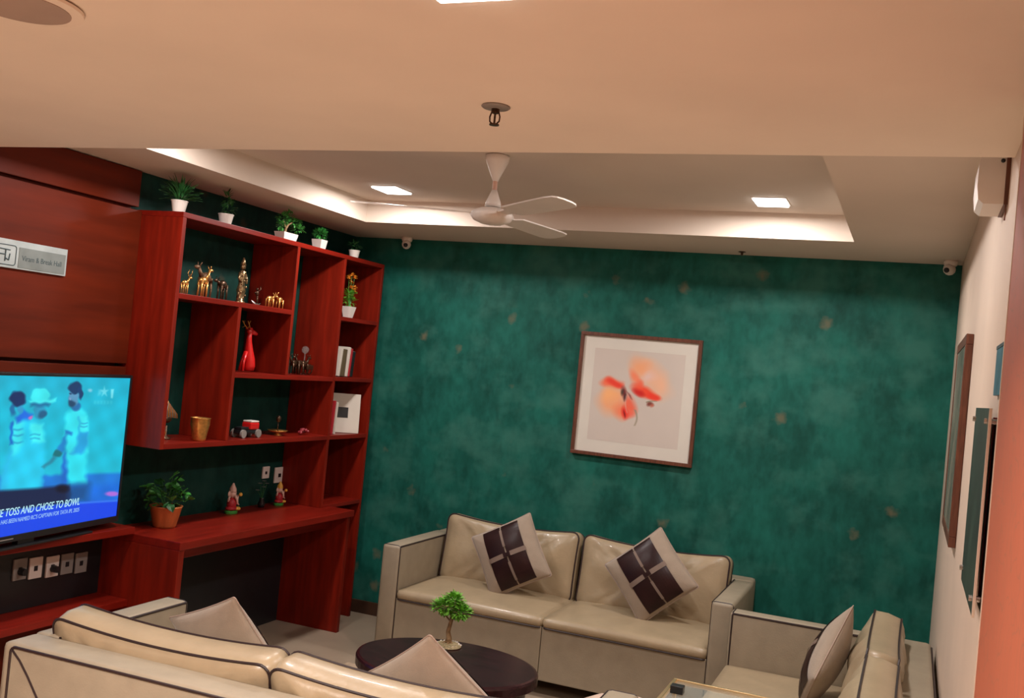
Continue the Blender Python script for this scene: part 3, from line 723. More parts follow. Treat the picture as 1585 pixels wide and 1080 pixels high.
def pillow_surface(s_, amp): return amp*max(0, 1-s_**2.2)**.6
def make_pillow(label, loc, heading, lean, inpl, size=.40, front=True, seed=3, amp=.075):
    t = thing('throw_pillow', label, 'pillow', (0, 0, 0), 0, 'beige throw pillows with brown woven bands')
    place(t, loc, heading, lean, inpl)
    bm, loops = cushion(size, size, 0, amp, .012, .045, .004, seed, rings=16, pexp=.6)
    o = bmo('cover', bm, M['pillow'], t, smooth=True)
    pb = bmesh.new(); tube(pb, loops[0], .0025, 5, True); bmo('seam', pb, M['strap'], t)
    h = size/2
    def surf(x, y):
        # radial parameter of the concave square outline
        q = min(abs(x), abs(y))/max(1e-6, max(abs(x), abs(y))); k = 1/(1-.045*(1-q**2))
        if abs(x) > abs(y): x *= k
        else: y *= k
        return amp*(max(0, 1-abs(x/h)**2.2)*max(0, 1-abs(y/h)**2.2))**.6+.0015
    def patch(name, m, x0, x1, y0, y1, off):
        bm = bmesh.new(); nx = max(2, int((x1-x0)/.014)); ny = max(2, int((y1-y0)/.014)); g = []
        for j in range(ny+1):
            row = []
            for i in range(nx+1):
                x = x0+(x1-x0)*i/nx; y = y0+(y1-y0)*j/ny
                row.append(bm.verts.new((x, y, surf(x, y)+off)))
            g.append(row)
        for j in range(ny):
            for i in range(nx): bm.faces.new((g[j][i], g[j][i+1], g[j+1][i+1], g[j+1][i]))
        bmesh.ops.solidify(bm, geom=bm.faces[:], thickness=.003)
        return bmo(name, bm, m, t, smooth=False)
    bw = .115*size/.4; e = h*.90
    g2 = .012
    for s in (-1, 1):
        patch('brown_panel', M['brown'], -bw+.0, -.004, s*g2 if s > 0 else -e, e if s > 0 else -g2, .0035)
        patch('brown_panel', M['brown'], .004, bw, s*g2 if s > 0 else -e, e if s > 0 else -g2, .0035)
    for s in (-1, 1):
        patch('strap', M['strap'], *((.022, bw+.006) if s > 0 else (-bw-.006, -.022)), -.014, .014, .007)
        patch('strap', M['strap'], -.0075, .0075, *((.05, e*.86) if s > 0 else (-e*.86, -.045)), .007)
    patch('knot', M['brown'], -.022, .022, -.012, .012, .009)
    return t
make_pillow('beige pillow with brown band on the left cushion of green wall sofa', (-2.155, 5.66, .672), rad(2), rad(14), rad(30), seed=3)
make_pillow('beige pillow with brown band on the right cushion of green wall sofa', (-1.30, 5.665, .695), rad(-2), rad(14), rad(42), seed=5)
make_pillow('plain-backed beige pillow peeking over left cushion of foreground sofa', (-2.31, 3.19, .632), rad(178), rad(26), rad(64), seed=7)
make_pillow('plain-backed beige pillow peeking over right cushion of foreground sofa', (-1.43, 3.15, .652), rad(180), rad(28), rad(50), seed=9)
make_pillow('beige pillow with brown band leaning side-on on the right wall sofa', (-.265, 4.72, .645), rad(-93), rad(20), rad(40), seed=12)

# ------------------------------------------------------------------ rug
rg = thing('area_rug', 'beige area rug with brown swirls under the coffee table', 'rug', (-1.9, 4.35, 0))
B('pile', M['rug'], rg, -1.0, 1.0, -.75, .80, .0, .011, .004)
bm = bmesh.new(); random.seed(5)
def swirl(cx, cy, R, turns, a0, w):
    n = int(26*turns); pv = None
    for i in range(n+1):
        q = i/n; a = a0+q*turns*2*PI; r = R*(1-.75*q); c = Vector((cx+r*math.cos(a), cy+r*math.sin(a), .0125)); d = Vector((math.cos(a), math.sin(a), 0))*w*(1-.5*q)
        v = (bm.verts.new(c-d), bm.verts.new(c+d))
        if pv: bm.faces.new((pv[0], v[0], v[1], pv[1]))
        pv = v
for gx in range(5):
    for gy in range(4):
        swirl(-.78+gx*.39, -.52+gy*.38, .16, 1.3, random.uniform(0, 6), .014)
bmo('swirl_pattern', bm, M['rugb'], rg)['kind'] = 'stuff'

# ------------------------------------------------------------------ oval coffee table
ct = thing('coffee_table', 'dark espresso oval coffee table between the sofas', 'table', (-1.87, 4.22, 0.011))
def oval(bm, a, b, z0, z1, r=.012, n=64):
    rings = []
    for da, z in ((-r, z0), (0, z0+r*.6), (0, z1-r), (-r*.4, z1-r*.3), (-r*1.4, z1)):
        rings.append([bm.verts.new(((a+da)*math.cos(2*PI*k/n), (b+da)*math.sin(2*PI*k/n), z)) for k in range(n)])
    for p, q in zip(rings, rings[1:]):
        for k in range(n): bm.faces.new((p[k], p[(k+1) % n], q[(k+1) % n], q[k]))
    bm.faces.new(rings[0][::-1]); bm.faces.new(rings[-1])
bm = bmesh.new(); oval(bm, .43, .345, .375, .429); bmo('table_top', bm, M['dark'], ct)
bm = bmesh.new(); oval(bm, .38, .295, .315, .375, .004); bmo('apron', bm, M['dark'], ct)
for sx in (-1, 1):
    for sy in (-1, 1):
        bm = bmesh.new(); x, y = sx*.27, sy*.19
        for k in range(1): tube(bm, [(x, y, 0), (x, y, .315)], .024, 4, taper=[.018, .028])
        bmo('leg', bm, M['dark'], ct)

# bonsai on the table
def bonsai_trunk(bm, pts, taper): tube(bm, pts, .01, 9, taper=taper)
bz = thing('bonsai', 'small bonsai tree on a pebble mound on dark coffee table', 'plant', (-1.965, 4.43, .44))
bm = bmesh.new(); lathe(bm, [(.062, 0), (.066, .004), (.058, .012), (.02, .020)], 24); bmo('pebble_base', bm, M['moss'], bz)
bm = bmesh.new(); random.seed(8)
for k in range(30):
    a = random.uniform(0, 2*PI); r = random.uniform(.03, .066); ell(bm, (r*math.cos(a), r*math.sin(a), .010), (.006, .005, .005), 1)
o = bmo('pebble', bm, M['pot'], bz); o['kind'] = 'stuff'
bm = bmesh.new()
bonsai_trunk(bm, [(.0, 0, .01), (.004, 0, .04), (-.004, 0, .07), (.002, 0, .10), (.008, 0, .13), (.004, 0, .16)], [.022, .014, .011, .010, .009, .006])
for a, dx in ((0, .04), (2, -.04), (4, .02)): tube(bm, [(.004, 0, .12), (dx*.6, .01*math.cos(a), .145), (dx, .02*math.cos(a), .165)], .004, 6)
for a in (0, 1.3, 2.6, 3.9, 5.2): tube(bm, [(0, 0, .03), (.02*math.cos(a), .02*math.sin(a), .018), (.04*math.cos(a), .04*math.sin(a), .008)], .005, 6, taper=[.008, .006, .002])
bmo('trunk', bm, M['bark'], bz, smooth=True)
def foliage(bm, centers, n, L, W, seed, mi=0):
    rnd = random.Random(seed)
    for _ in range(n):
        c, r = rnd.choice(centers)
        d = Vector((rnd.gauss(0, 1), rnd.gauss(0, 1), rnd.gauss(0, 1)+.3)).normalized()
        p = Vector(c)+Vector((d.x*r[0], d.y*r[1], d.z*r[2]))*rnd.uniform(.5, 1)
        dd = (d+Vector((rnd.uniform(-.5, .5), rnd.uniform(-.5, .5), rnd.uniform(-.1, .6)))).normalized()
        leaf_mesh(bm, p, dd, (0, 0, 1), L*rnd.uniform(.7, 1.2), W*rnd.uniform(.7, 1.2))
bm = bmesh.new(); foliage(bm, [((0, 0, .195), (.075, .06, .035)), ((-.05, 0, .18), (.045, .04, .024)), ((.055, 0, .172), (.045, .04, .028)), ((.01, 0, .225), (.045, .04, .024))], 620, .025, .014, 3)
bmo('foliage', bm, M['leafb'], bz)['kind'] = 'stuff'

# ------------------------------------------------------------------ side table and pouf at the lower edge
st = thing('side_table', 'brass-framed glass side table in front of the right wall sofa', 'table', (-.62, 3.86, 0))
B('glass_top', M['glass'], st, -.165, .235, -.20, .20, .606, .612, 0)
for nm, a4 in (('far_rail', (-.18, .25, .20, .212)), ('near_rail', (-.18, .25, -.212, -.20))):
    B(nm, M['brass'], st, a4[0], a4[1], a4[2], a4[3], .598, .618, .002)
B('side_rail', M['brass'], st, -.18, -.165, -.20, .20, .598, .618, .002); B('side_rail', M['brass'], st, .235, .25, -.20, .20, .598, .618, .002)
for sy in (-.206, .206):
    B('post', M['brass'], st, -.18, -.166, sy-.007, sy+.007, .012, .598, .002)
B('foot_rail', M['brass'], st, -.18, -.166, -.199, .199, 0, .012, .002)
pr_ = thing('remote_holder', 'small black caddy on the brass glass side table', 'caddy', (-.755, 3.90, .6125))
B('body', M['black'], pr_, -.02, .03, -.02, .02, 0, .03, .003)
pu = thing('pouf', 'pale channel-tufted pouf between coffee table and side table', 'pouf', (-1.02, 4.15, .0115))
bm = bmesh.new()
n = 72; prof = [(.85, .03), (1, .08), (1.03, .22), (1, .36), (.9, .435), (.6, .468), (.25, .478)]
rings = []
for r_, z in prof:
    rings.append([bm.verts.new((.21*r_*(1-.05*abs(math.cos(4*2*PI*k/n))**6)*math.cos(2*PI*k/n), .21*r_*(1-.05*abs(math.cos(4*2*PI*k/n))**6)*math.sin(2*PI*k/n), z-.03-.012*abs(math.cos(4*2*PI*k/n))**6*(r_ < .95))) for k in range(n)])
for p, q in zip(rings, rings[1:]):
    for k in range(n): bm.faces.new((p[k], p[(k+1) % n], q[(k+1) % n], q[k]))
bm.faces.new(rings[0][::-1]); bm.faces.new(rings[-1])
bmo('seat', bm, mat('pale_pouf', (.62, .47, .38), .7), pu, smooth=True)

# ------------------------------------------------------------------ plants on top of the shelving
def pot_round(t, r0, r1, h, m, segs=24):
    bm = bmesh.new(); lathe(bm, [(r0, 0), (r1, h*.92), (r1*1.06, h*.93), (r1*1.06, h), (r1*.9, h), (r1*.88, h*.86)], segs); bmo('pot', bm, m, t)
    bm = bmesh.new(); lathe(bm, [(r1*.85, h*.84), (r1*.86, h*.9)], 16); bmo('soil', bm, M['soil'], t)
def pot_square(t, a0, a1, b0, b1, h, m):
    bm = bmesh.new()
    lo = [bm.verts.new((sx*a0, sy*b0, 0)) for sx, sy in ((-1, -1), (1, -1), (1, 1), (-1, 1))]
    hi = [bm.verts.new((sx*a1, sy*b1, h)) for sx, sy in ((-1, -1), (1, -1), (1, 1), (-1, 1))]
    ih = [bm.verts.new((sx*(a1-.004), sy*(b1-.004), h)) for sx, sy in ((-1, -1), (1, -1), (1, 1), (-1, 1))]
    il = [bm.verts.new((sx*(a1-.006), sy*(b1-.006), h-.008)) for sx, sy in ((-1, -1), (1, -1), (1, 1), (-1, 1))]
    bm.faces.new(lo[::-1])
    for A_, B_ in ((lo, hi), (hi, ih), (ih, il)):
        for k in range(4): bm.faces.new((A_[k], A_[(k+1) % 4], B_[(k+1) % 4], B_[k]))
    bm.faces.new(il); bmo('pot', bm, m, t)
G1 = 'small potted plants along the top of the shelves'
ZT = 2.413
t = thing('potted_plant', 'bushy grassy plant in white pot, nearest on top of shelves', 'plant', (-3.50, 4.05, ZT), 0, G1)
pot_round(t, .030, .040, .058, M['pot'])
bm = bmesh.new(); rnd = random.Random(2)
for k in range(150):
    a = rnd.uniform(0, 2*PI); e = rnd.uniform(.2, 1.5); leaf_mesh(bm, (.015*math.cos(a), .015*math.sin(a), .055+rnd.uniform(0, .05)), (math.cos(a)*math.cos(e), math.sin(a)*math.cos(e), math.sin(e)), (0, 0, 1), rnd.uniform(.05, .10), .010)
bmo('foliage', bm, M['leafd'], t)['kind'] = 'stuff'
t = thing('potted_plant', 'sparse upright plant in white pot, second on top of shelves', 'plant', (-3.50, 4.42, ZT), 0, G1)
pot_round(t, .030, .040, .055, M['pot'])
bm = bmesh.new(); foliage(bm, [((.0, .02, .09), (.02, .03, .035)), ((0, .0, .13), (.015, .015, .04))], 60, .032, .013, 5)
bmo('foliage', bm, M['leafd'], t)['kind'] = 'stuff'
t = thing('potted_plant', 'leaning bonsai in rectangular white pot, third on top of shelves', 'plant', (-3.505, 4.99, ZT), 0, G1)
pot_square(t, .030, .036, .060, .072, .044, M['pot'])
bm = bmesh.new(); tube(bm, [(0, -.02, .035), (0, -.01, .07), (0, .01, .095), (0, .05, .115)], .005, 7, taper=[.010, .007, .006, .003]); tube(bm, [(0, -.01, .07), (0, -.04, .11)], .004, 6)
bmo('trunk', bm, M['bark'], t)
bm = bmesh.new(); foliage(bm, [((0, -.045, .125), (.03, .04, .028)), ((0, .01, .14), (.03, .04, .03)), ((0, .07, .115), (.03, .045, .02)), ((0, .12, .085), (.025, .045, .018)), ((0, -.06, .08), (.015, .025, .02))], 260, .022, .012, 6)
bmo('foliage', bm, M['leaf'], t)['kind'] = 'stuff'
t = thing('potted_plant', 'round green shrub in square white pot, fourth on top of shelves', 'plant', (-3.50, 5.34, ZT), 0, G1)
pot_square(t, .028, .036, .028, .036, .058, M['pot'])
bm = bmesh.new(); foliage(bm, [((0, 0, .095), (.038, .045, .036))], 260, .016, .010, 7)
bmo('foliage', bm, mat('lime_leaf', (.035, .27, .045), .5, var=.5, scale=60), t)['kind'] = 'stuff'
t = thing('potted_plant', 'tiny thin plant in white pot, farthest on top of shelves', 'plant', (-3.50, 5.76, ZT), 0, G1)
pot_round(t, .028, .036, .052, M['pot'])
bm = bmesh.new(); foliage(bm, [((0, 0, .085), (.03, .04, .025))], 36, .026, .009, 8)
bmo('foliage', bm, M['leafd'], t)['kind'] = 'stuff'

# ------------------------------------------------------------------ figurines
def animal(bm, s=1, neck=.05, leg=.04, body=(.035, .013, .016), head=True, horn=False, flip=1, nz=0):
    """little four-legged figure standing on z=0, facing +y*flip"""
    L = body[0]*s; z0 = leg*s+body[2]*s*.6
    ell(bm, (0, 0, z0), (body[1]*s, L, body[2]*s))
    for sx in (-1, 1):
        for sy in (-1, 1):
            tube(bm, [(sx*body[1]*s*.6, sy*L*.7, z0), (sx*body[1]*s*.7, sy*L*.72+.002*s, z0*.45), (sx*body[1]*s*.7, sy*L*.72, 0)], .003, 6, taper=[.006*s, .0035*s, .0035*s])
    hy = flip*(L+.012*s); hz = z0+neck*s
    tube(bm, [(0, flip*L*.75, z0+.004*s), (0, flip*(L+.004*s), z0+neck*s*.5), (0, hy, hz)], .005, 7, taper=[.009*s, .006*s, .005*s])
    ell(bm, (0, hy+flip*.008*s, hz), (.006*s, .014*s, .007*s))
    for sx in (-1, 1): tube(bm, [(sx*.004*s, hy, hz+.004*s), (sx*.008*s, hy-flip*.003*s, hz+.016*s)], .002*s, 5)
    tube(bm, [(0, -flip*L, z0), (0, -flip*(L+.008*s), z0-.02*s)], .002*s, 5)
    if horn:
        for sx in (-1, 1): tube(bm, [(sx*.004*s, hy, hz+.005*s), (sx*.014*s, hy, hz+.025*s), (sx*.010*s, hy+.006*s, hz+.042*s)], .0018*s, 5)
ZA = 2.0085
def small(name, label, cat, loc, m, fnc, part='figure', rz=0, grp=None, smooth=True, mats=None):
    t = thing(name, label, cat, loc, rz, grp); bm = bmesh.new(); fnc(bm); bmo(part, bm, m, t, smooth=smooth); return t
G2 = 'ornaments on the upper shelf'
small('deer_figurine', 'tiny gold deer ornament at the near end of upper shelf', 'figurine', (-3.56, 4.22, ZA), M['gold'], lambda b: animal(b, 1.0, .03, .055, (.022, .010, .014), horn=True), grp=G2)
small('horse_figurine', 'bright gold rearing animal ornament on upper shelf', 'figurine', (-3.53, 4.325, ZA), M['gold'], lambda b: animal(b, 1.35, .045, .055, (.022, .012, .016)), grp=G2)
small('elephant_figurine', 'tall dull bronze ornament behind the gold animal on upper shelf', 'figurine', (-3.61, 4.44, ZA), mat('dull_bronze', (.20, .11, .06), .45, metal=.5, var=.4, scale=60), lambda b: animal(b, 1.7, .03, .055, (.024, .014, .018), flip=-1), grp=G2)
small('dark_animal_figurine', 'small dark long-legged animal ornament on upper shelf', 'figurine', (-3.57, 4.54, ZA), M['bronze'], lambda b: animal(b, 1.35, .012, .055, (.024, .012, .018), flip=-1), grp=G2)
def deity(b):
    lathe(b, [(.034, 0), (.034, .010), (.026, .014), (.024, .05), (.030, .07), (.020, .11), (.026, .15), (.020, .18), (.010, .19)], 14, sx=.8)
    ell(b, (0, 0, .205), (.015, .016, .019)); lathe(b, [(.016, .214), (.012, .235), (.004, .258)], 10)
    for s in (-1, 1):
        tube(b, [(0, s*.022, .17), (.006, s*.036, .14), (.018, s*.022, .115)], .006, 7, taper=[.009, .007, .005])
        tube(b, [(0, s*.018, .01), (0, s*.016, .09)], .011, 7)
    for k in range(10): ell(b, (.016, .024*math.sin(k*2.1), .03+.016*k), (.006, .007, .008), 1)
small('statuette', 'tall dark bronze standing deity statuette on upper shelf', 'statue', (-3.56, 4.69, ZA), mat('gilded_bronze', (.10, .055, .025), .28, metal=.8, var=.8, scale=70, c2=(.55, .36, .18)), deity, grp=G2)
def boat(b):
    n = 10; prev = None
    for i in range(n+1):
        q = -1+2*i/n; y = q*.045; hh = .010+.016*abs(q)**2.2*(1 if q < 0 else .5); wd = .014*(1-q*q)+.001
        r = [b.verts.new((-wd, y, hh)), b.verts.new((0, y, max(.0, hh-.012*(1-q*q)-.003))), b.verts.new((wd, y, hh)), b.verts.new((0, y, hh-.002))]
        if prev:
            for k in range(4): b.faces.new((prev[k], prev[(k+1) % 4], r[(k+1) % 4], r[k]))
        else: b.faces.new(r[::-1])
        prev = r
    b.faces.new(prev)
small('boat_ornament', 'tiny silver boat-shaped dish on upper shelf', 'ornament', (-3.53, 4.80, ZA), M['silver'], boat, grp=G2)
def dancer(b):
    tube(b, [(0, .0, 0), (0, .004, .03), (0, -.002, .06)], .004, 7, taper=[.005, .004, .006]); ell(b, (0, -.004, .075), (.010, .012, .018)); ell(b, (0, -.006, .10), (.008, .008, .009))
    tube(b, [(0, 0, .085), (0, .026, .10), (0, .022, .118)], .003, 6); tube(b, [(0, -.008, .085), (0, -.030, .075)], .003, 6); lathe(b, [(.018, 0), (.016, .006)], 12)
small('dancer_figurine', 'slim black curved figurine behind the silver boat', 'figurine', (-3.61, 4.915, ZA), M['bronze'], dancer, grp=G2)
small('ram_figurine', 'copper-gold ram ornament facing the divider on upper shelf', 'figurine', (-3.50, 4.885, ZA), M['gold'], lambda b: animal(b, 1.15, .016, .035, (.026, .012, .014), horn=False), grp=G2)
small('camel_figurine', 'copper-gold camel ornament beside the divider on upper shelf', 'figurine', (-3.50, 4.985, ZA), M['gold'], lambda b: animal(b, 1.15, .020, .035, (.022, .012, .015), flip=-1), grp=G2)

# red reindeer vase
t = thing('reindeer_ornament', 'glossy red long-necked reindeer ornament in the middle shelf bay', 'figurine', (-3.56, 4.815, 1.629))
bm = bmesh.new(); tube(bm, [(0, .02, .005), (0, .018, .03), (0, .014, .07), (0, .004, .12), (0, -.004, .17), (0, -.004, .205), (0, .006, .225)], .02, 16, taper=[.030, .036, .033, .024, .017, .014, .012])
ell(bm, (0, .0, .228), (.017, .026, .020)); tube(bm, [(0, .01, .228), (0, .055, .218), (0, .068, .216)], .01, 12, taper=[.016, .011, .006])
for s in (-1, 1): ell(bm, (s*.014, -.012, .245), (.004, .014, .007))
bmo('body', bm, M['redc'], t, smooth=True)
bm = bmesh.new()
for s in (-1, 1):
    tube(bm, [(s*.008, -.012, .24), (s*.016, -.035, .262), (s*.018, -.055, .285)], .0028, 6); tube(bm, [(s*.014, -.030, .258), (s*.018, -.052, .248)], .0022, 5); tube(bm, [(s*.016, -.04, .268), (s*.02, -.034, .288)], .0022, 5)
bmo('antlers', bm, M['gold'], t)
bm = bmesh.new(); tube(bm, [(.012, -.05, 0), (.008, -.045, .05), (0, -.02, .11)], .008, 8, taper=[.008, .008, .012]); tube(bm, [(-.012, -.05, 0), (-.008, -.045, .05), (0, -.02, .11)], .008, 8, taper=[.008, .008, .012])
bmo('leg', bm, M['redc'], t, smooth=True)
# dark carved group
def cart(b):
    for k, y in enumerate((-.09, -.045, .02)):
        nb = bmesh.new(); animal(nb, 1.25, .03, .042, (.026, .013, .018), flip=-1 if k < 2 else 1); bmesh.ops.translate(nb, vec=(.01*(k % 2), y, 0), verts=nb.verts)
        me = bpy.data.meshes.new('tmp'); nb.to_mesh(me); nb.free(); b.from_mesh(me)
    for y in (.045, .085): tube(b, [(.0, y+.03*math.cos(a), .032+.03*math.sin(a)) for a in [i*PI/8 for i in range(16)]], .004, 5, True)
    box(b, -.02, .02, .035, .10, .03, .06, .003)
small('carved_cart_ornament', 'dark carved horses and cart ornament beside tall divider', 'ornament', (-3.57, 5.39, 1.6265), M['bronze'], cart)
t = thing('glass_bauble', 'small clear glass ornament with bright glint behind carved cart', 'ornament', (-3.63, 5.50, 1.6225))
bm = bmesh.new(); lathe(bm, [(.022, 0), (.022, .005), (.004, .010), (.004, .13), (.010, .138)], 14); ell(bm, (0, 0, .158), (.024, .024, .024), 3); bmo('body', bm, M['glass'], t, smooth=True)

# flower vase in the right bay
t = thing('flower_pot', 'white square pot with orange flowers in the right shelf bay', 'plant', (-3.50, 5.76, 2.0165))
pot_square(t, .022, .036, .022, .036, .075, M['pot'])
bm = bmesh.new()
rnd = random.Random(4); heads = [(0, -.035, .262), (0, .0, .285), (.005, .028, .27), (-.005, .01, .235), (0, .045, .205), (.01, .03, .185), (.01, -.01, .20)]
for h3 in heads: tube(bm, [(0, 0, .06), (h3[0]*.5, h3[1]*.5, h3[2]*.6), h3], .0018, 5)
bmo('stems', bm, M['leaf'], t)
for h3 in heads:
    bm = bmesh.new()
    for k in range(14):
        a = rnd.uniform(0, 2*PI); e = rnd.uniform(-.3, 1.3); leaf_mesh(bm, h3, (math.cos(a)*math.cos(e), math.sin(a)*math.cos(e), math.sin(e)), (0, 0, 1), .021, .016)
    bmo('flower', bm, M['orange'], t)
bm = bmesh.new(); foliage(bm, [((0, 0, .11), (.03, .04, .03)), ((0, 0, .15), (.025, .035, .03))], 110, .03, .014, 9); bmo('foliage', bm, M['leafb'], t)['kind'] = 'stuff'

# books
def book(y, w_, h__, m, label, z=1.631, tilt=0, x0=-3.70, x1=-3.475):
    t = thing('book', label, 'book', (x1, y, z), 0, 'upright books in the right bay')
    t.rotation_euler = (rad(tilt), 0, 0)
    B('cover', m, t, x0-x1, 0, 0, w_, 0.001, h__, .002)
    bm = bmesh.new(); box(bm, x0-x1+.002, -.006, .003, w_-.003, h__, h__+.001); bmo('pages', bm, M['paper'], t)
book(5.665, .024, .185, M['paper'], 'white-spined book, nearest in the upper right bay row', tilt=-6)
book(5.700, .050, .180, M['tan'], 'dark olive thick book between the two white-spined books', tilt=-3)
book(5.765, .022, .195, M['paper'], 'second white-spined book beside the red one', tilt=-5)
book(5.792, .022, .188, M['redb'], 'red-spined book, right of the white one', tilt=-5)
book(5.825, .026, .170, M['black'], 'black-spined book, farthest in the upper right bay row', tilt=-5)
book(5.655, .018, .22, M['redb'], 'thin red book beside white album in the lower right bay', 1.2505, -3)
book(5.690, .014, .21, M['paper'], 'thin white book squeezed by the red one in lower right bay', 1.2505, -3)
t = thing('photo_album', 'white standing album with black square window, lower right bay', 'photo frame', (-3.53, 5.87, 1.2515)); t.rotation_euler = (0, rad(-5), rad(-46))
B('cover', M['paper'], t, -.006, .006, -.115, .115, 0, .262, .002)
B('window', M['black'], t, .006, .008, -.04, .035, .10, .17, .001)

# lower bays
ZL = 1.2505
t = thing('gold_cup', 'gold metal tumbler in the lower left shelf bay', 'cup', (-3.49, 4.37, ZL))
bm = bmesh.new(); lathe(bm, [(.034, 0), (.036, .01), (.042, .05), (.050, .085), (.050, .118), (.054, .122), (.048, .122), (.044, .08)], 28); bmo('cup', bm, M['gold'], t, smooth=True)
t = thing('peacock_figurine', 'dark peacock ornament with ribbed gold tail, lower left bay', 'figurine', (-3.60, 4.235, ZL))
bm = bmesh.new(); lathe(bm, [(.03, 0), (.03, .006), (.008, .02), (.008, .07)], 14); ell(bm, (0, 0, .105), (.018, .035, .022)); tube(bm, [(0, -.025, .11), (0, -.04, .15), (0, -.035, .185)], .007, 8, taper=[.012, .008, .007]); ell(bm, (0, -.04, .19), (.009, .012, .009)); bmo('body', bm, M['bronze'], t, smooth=True)
for k in range(9):
    bm = bmesh.new(); y = -.03+.011*k; tube(bm, [(.01, -.012+.004*k, .20-.004*k), (.014, y, .155-.003*k), (.012, y+.008, .118-.001*k)], .003, 6, taper=[.002, .0035, .0028]); bmo('tail_feather', bm, M['silver'] if k % 2 else M['gold'], t)
t = thing('brass_bell', 'small brass ornament half hidden behind the near side panel', 'ornament', (-3.56, 4.155, ZL))
bm = bmesh.new(); lathe(bm, [(.022, 0), (.02, .02), (.026, .04), (.016, .065), (.004, .078)], 18); bmo('body', bm, M['gold'], t, smooth=True)
t = thing('toy_car', 'red vintage toy car with grey wheels in wide lower bay', 'toy', (-3.53, 4.83, ZL))
bm = bmesh.new(); box(bm, -.028, .028, -.085, .085, .022, .045, .006); box(bm, -.026, .026, -.08, -.01, .045, .062, .006); bmo('chassis', bm, M['black'], t)
bm = bmesh.new(); box(bm, -.032, .032, -.005, .078, .046, .088, .010); bmo('body', bm, M['redc'], t)
bm = bmesh.new(); box(bm, -.030, .030, .0, .074, .088, .097, .004); bmo('roof', bm, M['pot'], t)
for sy in (-.07, .07):
    for sx in (-1, 1):
        bm = bmesh.new(); tube(bm, [(sx*.026, sy, .024), (sx*.038, sy, .024)], .024, 16); bmo('wheel', bm, M['greyp'], t)
t = thing('brass_dish', 'brass pedestal dish with small dark finial in wide lower bay', 'dish', (-3.56, 5.18, ZL))
bm = bmesh.new(); lathe(bm, [(.03, 0), (.02, .006), (.014, .014), (.05, .020), (.062, .030), (.058, .030), (.02, .024)], 28); bmo('dish', bm, M['gold'], t, smooth=True)
bm = bmesh.new(); tube(bm, [(0, 0, .022), (0, 0, .08)], .003, 6); ell(bm, (0, 0, .098), (.016, .016, .022)); bmo('finial', bm, M['bronze'], t, smooth=True)
t = thing('bead_ornament', 'cluster of glossy maroon beads in wide lower bay', 'ornament', (-3.53, 5.42, ZL))
bm = bmesh.new(); rnd = random.Random(6)
for k in range(22): 
    a = rnd.uniform(0, 6.3); r = .035*math.sqrt(rnd.random()); ell(bm, (r*.6*math.cos(a), r*1.3*math.sin(a), .012+.028*rnd.random()*(1-r/.05)), (.010, .010, .010), 2)
bmo('beads', bm, mat('maroon_bead', (.28, .03, .04), .2, coat=.6), t, smooth=True)

# ------------------------------------------------------------------ things on the desk
ZD = .7855
t = thing('potted_plant', 'broad-leaved plant in copper pot at the near end of desk', 'plant', (-3.60, 4.30, ZD))
bm = bmesh.new(); lathe(bm, [(.056, 0), (.060, .01), (.082, .105), (.086, .112), (.078, .112), (.072, .09)], 32); bmo('pot', bm, M['copper'], t, smooth=True)
bm = bmesh.new(); lathe(bm, [(.07, .085), (.074, .095)], 20); bmo('soil', bm, M['soil'], t)
bm = bmesh.new(); rnd = random.Random(12); tips = []
for k in range(15):
    a = rnd.uniform(0, 2*PI); e = rnd.uniform(.35, 1.45); L = rnd.uniform(.10, .18)
    tip = Vector((math.cos(a)*math.cos(e)*L*.75, math.sin(a)*math.cos(e)*L, .10+math.sin(e)*L)); tips.append((tip, a))
    tube(bm, [(0, 0, .09), tip*.5+Vector((0, 0, .055)), tip], .0025, 5)
bmo('stems', bm, M['leafd'], t)
lm = bpy.data.meshes.new('leaf'); bm = bmesh.new(); leaf_mesh(bm, (0, 0, 0), (1, 0, 0), (0, 0, 1), .075, .052); bmesh.ops.recalc_face_normals(bm, faces=bm.faces); bm.to_mesh(lm); bm.free(); lm.materials.append(M['leaf'])
lm2 = lm.copy(); lm2.materials.clear(); lm2.materials.append(M['leafd'])
for tip, a in tips:
    for q in range(4):
        o = bpy.data.objects.new('leaf', lm if rnd.random() < .6 else lm2); C.objects.link(o); o.parent = t
        o.location = tip*(1-.12*q)+Vector((rnd.uniform(-.012, .012), rnd.uniform(-.012, .012), .010*q)); o.rotation_euler = (rnd.uniform(-.8, .8), rnd.uniform(-1.1, .5), a+rnd.uniform(-1.3, 1.3)); sc_ = rnd.uniform(.55, .95); o.scale = (sc_,)*3
def ganesha(t, body, cloth):
    bm = bmesh.new(); lathe(bm, [(.045, 0), (.047, .012), (.040, .018)], 18, sx=.7); bmo('base', bm, M['leaf'] if cloth is M['redb'] else M['bronze'], t)
    bm = bmesh.new(); ell(bm, (0, 0, .055), (.028, .032, .040)); ell(bm, (0, .0, .03), (.032, .044, .016)); bmo('torso', bm, cloth, t, smooth=True)
    bm = bmesh.new(); ell(bm, (0, 0, .112), (.020, .021, .024)); tube(bm, [(.018, 0, .108), (.030, .006, .085), (.030, .014, .06), (.034, .024, .052)], .006, 8, taper=[.010, .008, .006, .004])
    for s in (-1, 1): tube(bm, [(0, s*.026, .085), (.006, s*.044, .075), (.012, s*.040, .105)], .006, 7); ell(bm, (-.002, s*.026, .115), (.004, .014, .018))
    bmo('head_and_arms', bm, M['skin'], t, smooth=True)
    bm = bmesh.new(); lathe(bm, [(.022, .128), (.020, .145), (.010, .165), (.004, .178)], 14); bmo('crown', bm, body, t)
    bm = bmesh.new(); ell(bm, (.02, .03, .028), (.020, .024, .012)); ell(bm, (.025, .045, .110), (.010, .012, .012)); bmo('ornaments', bm, M['ygold'], t, smooth=True)
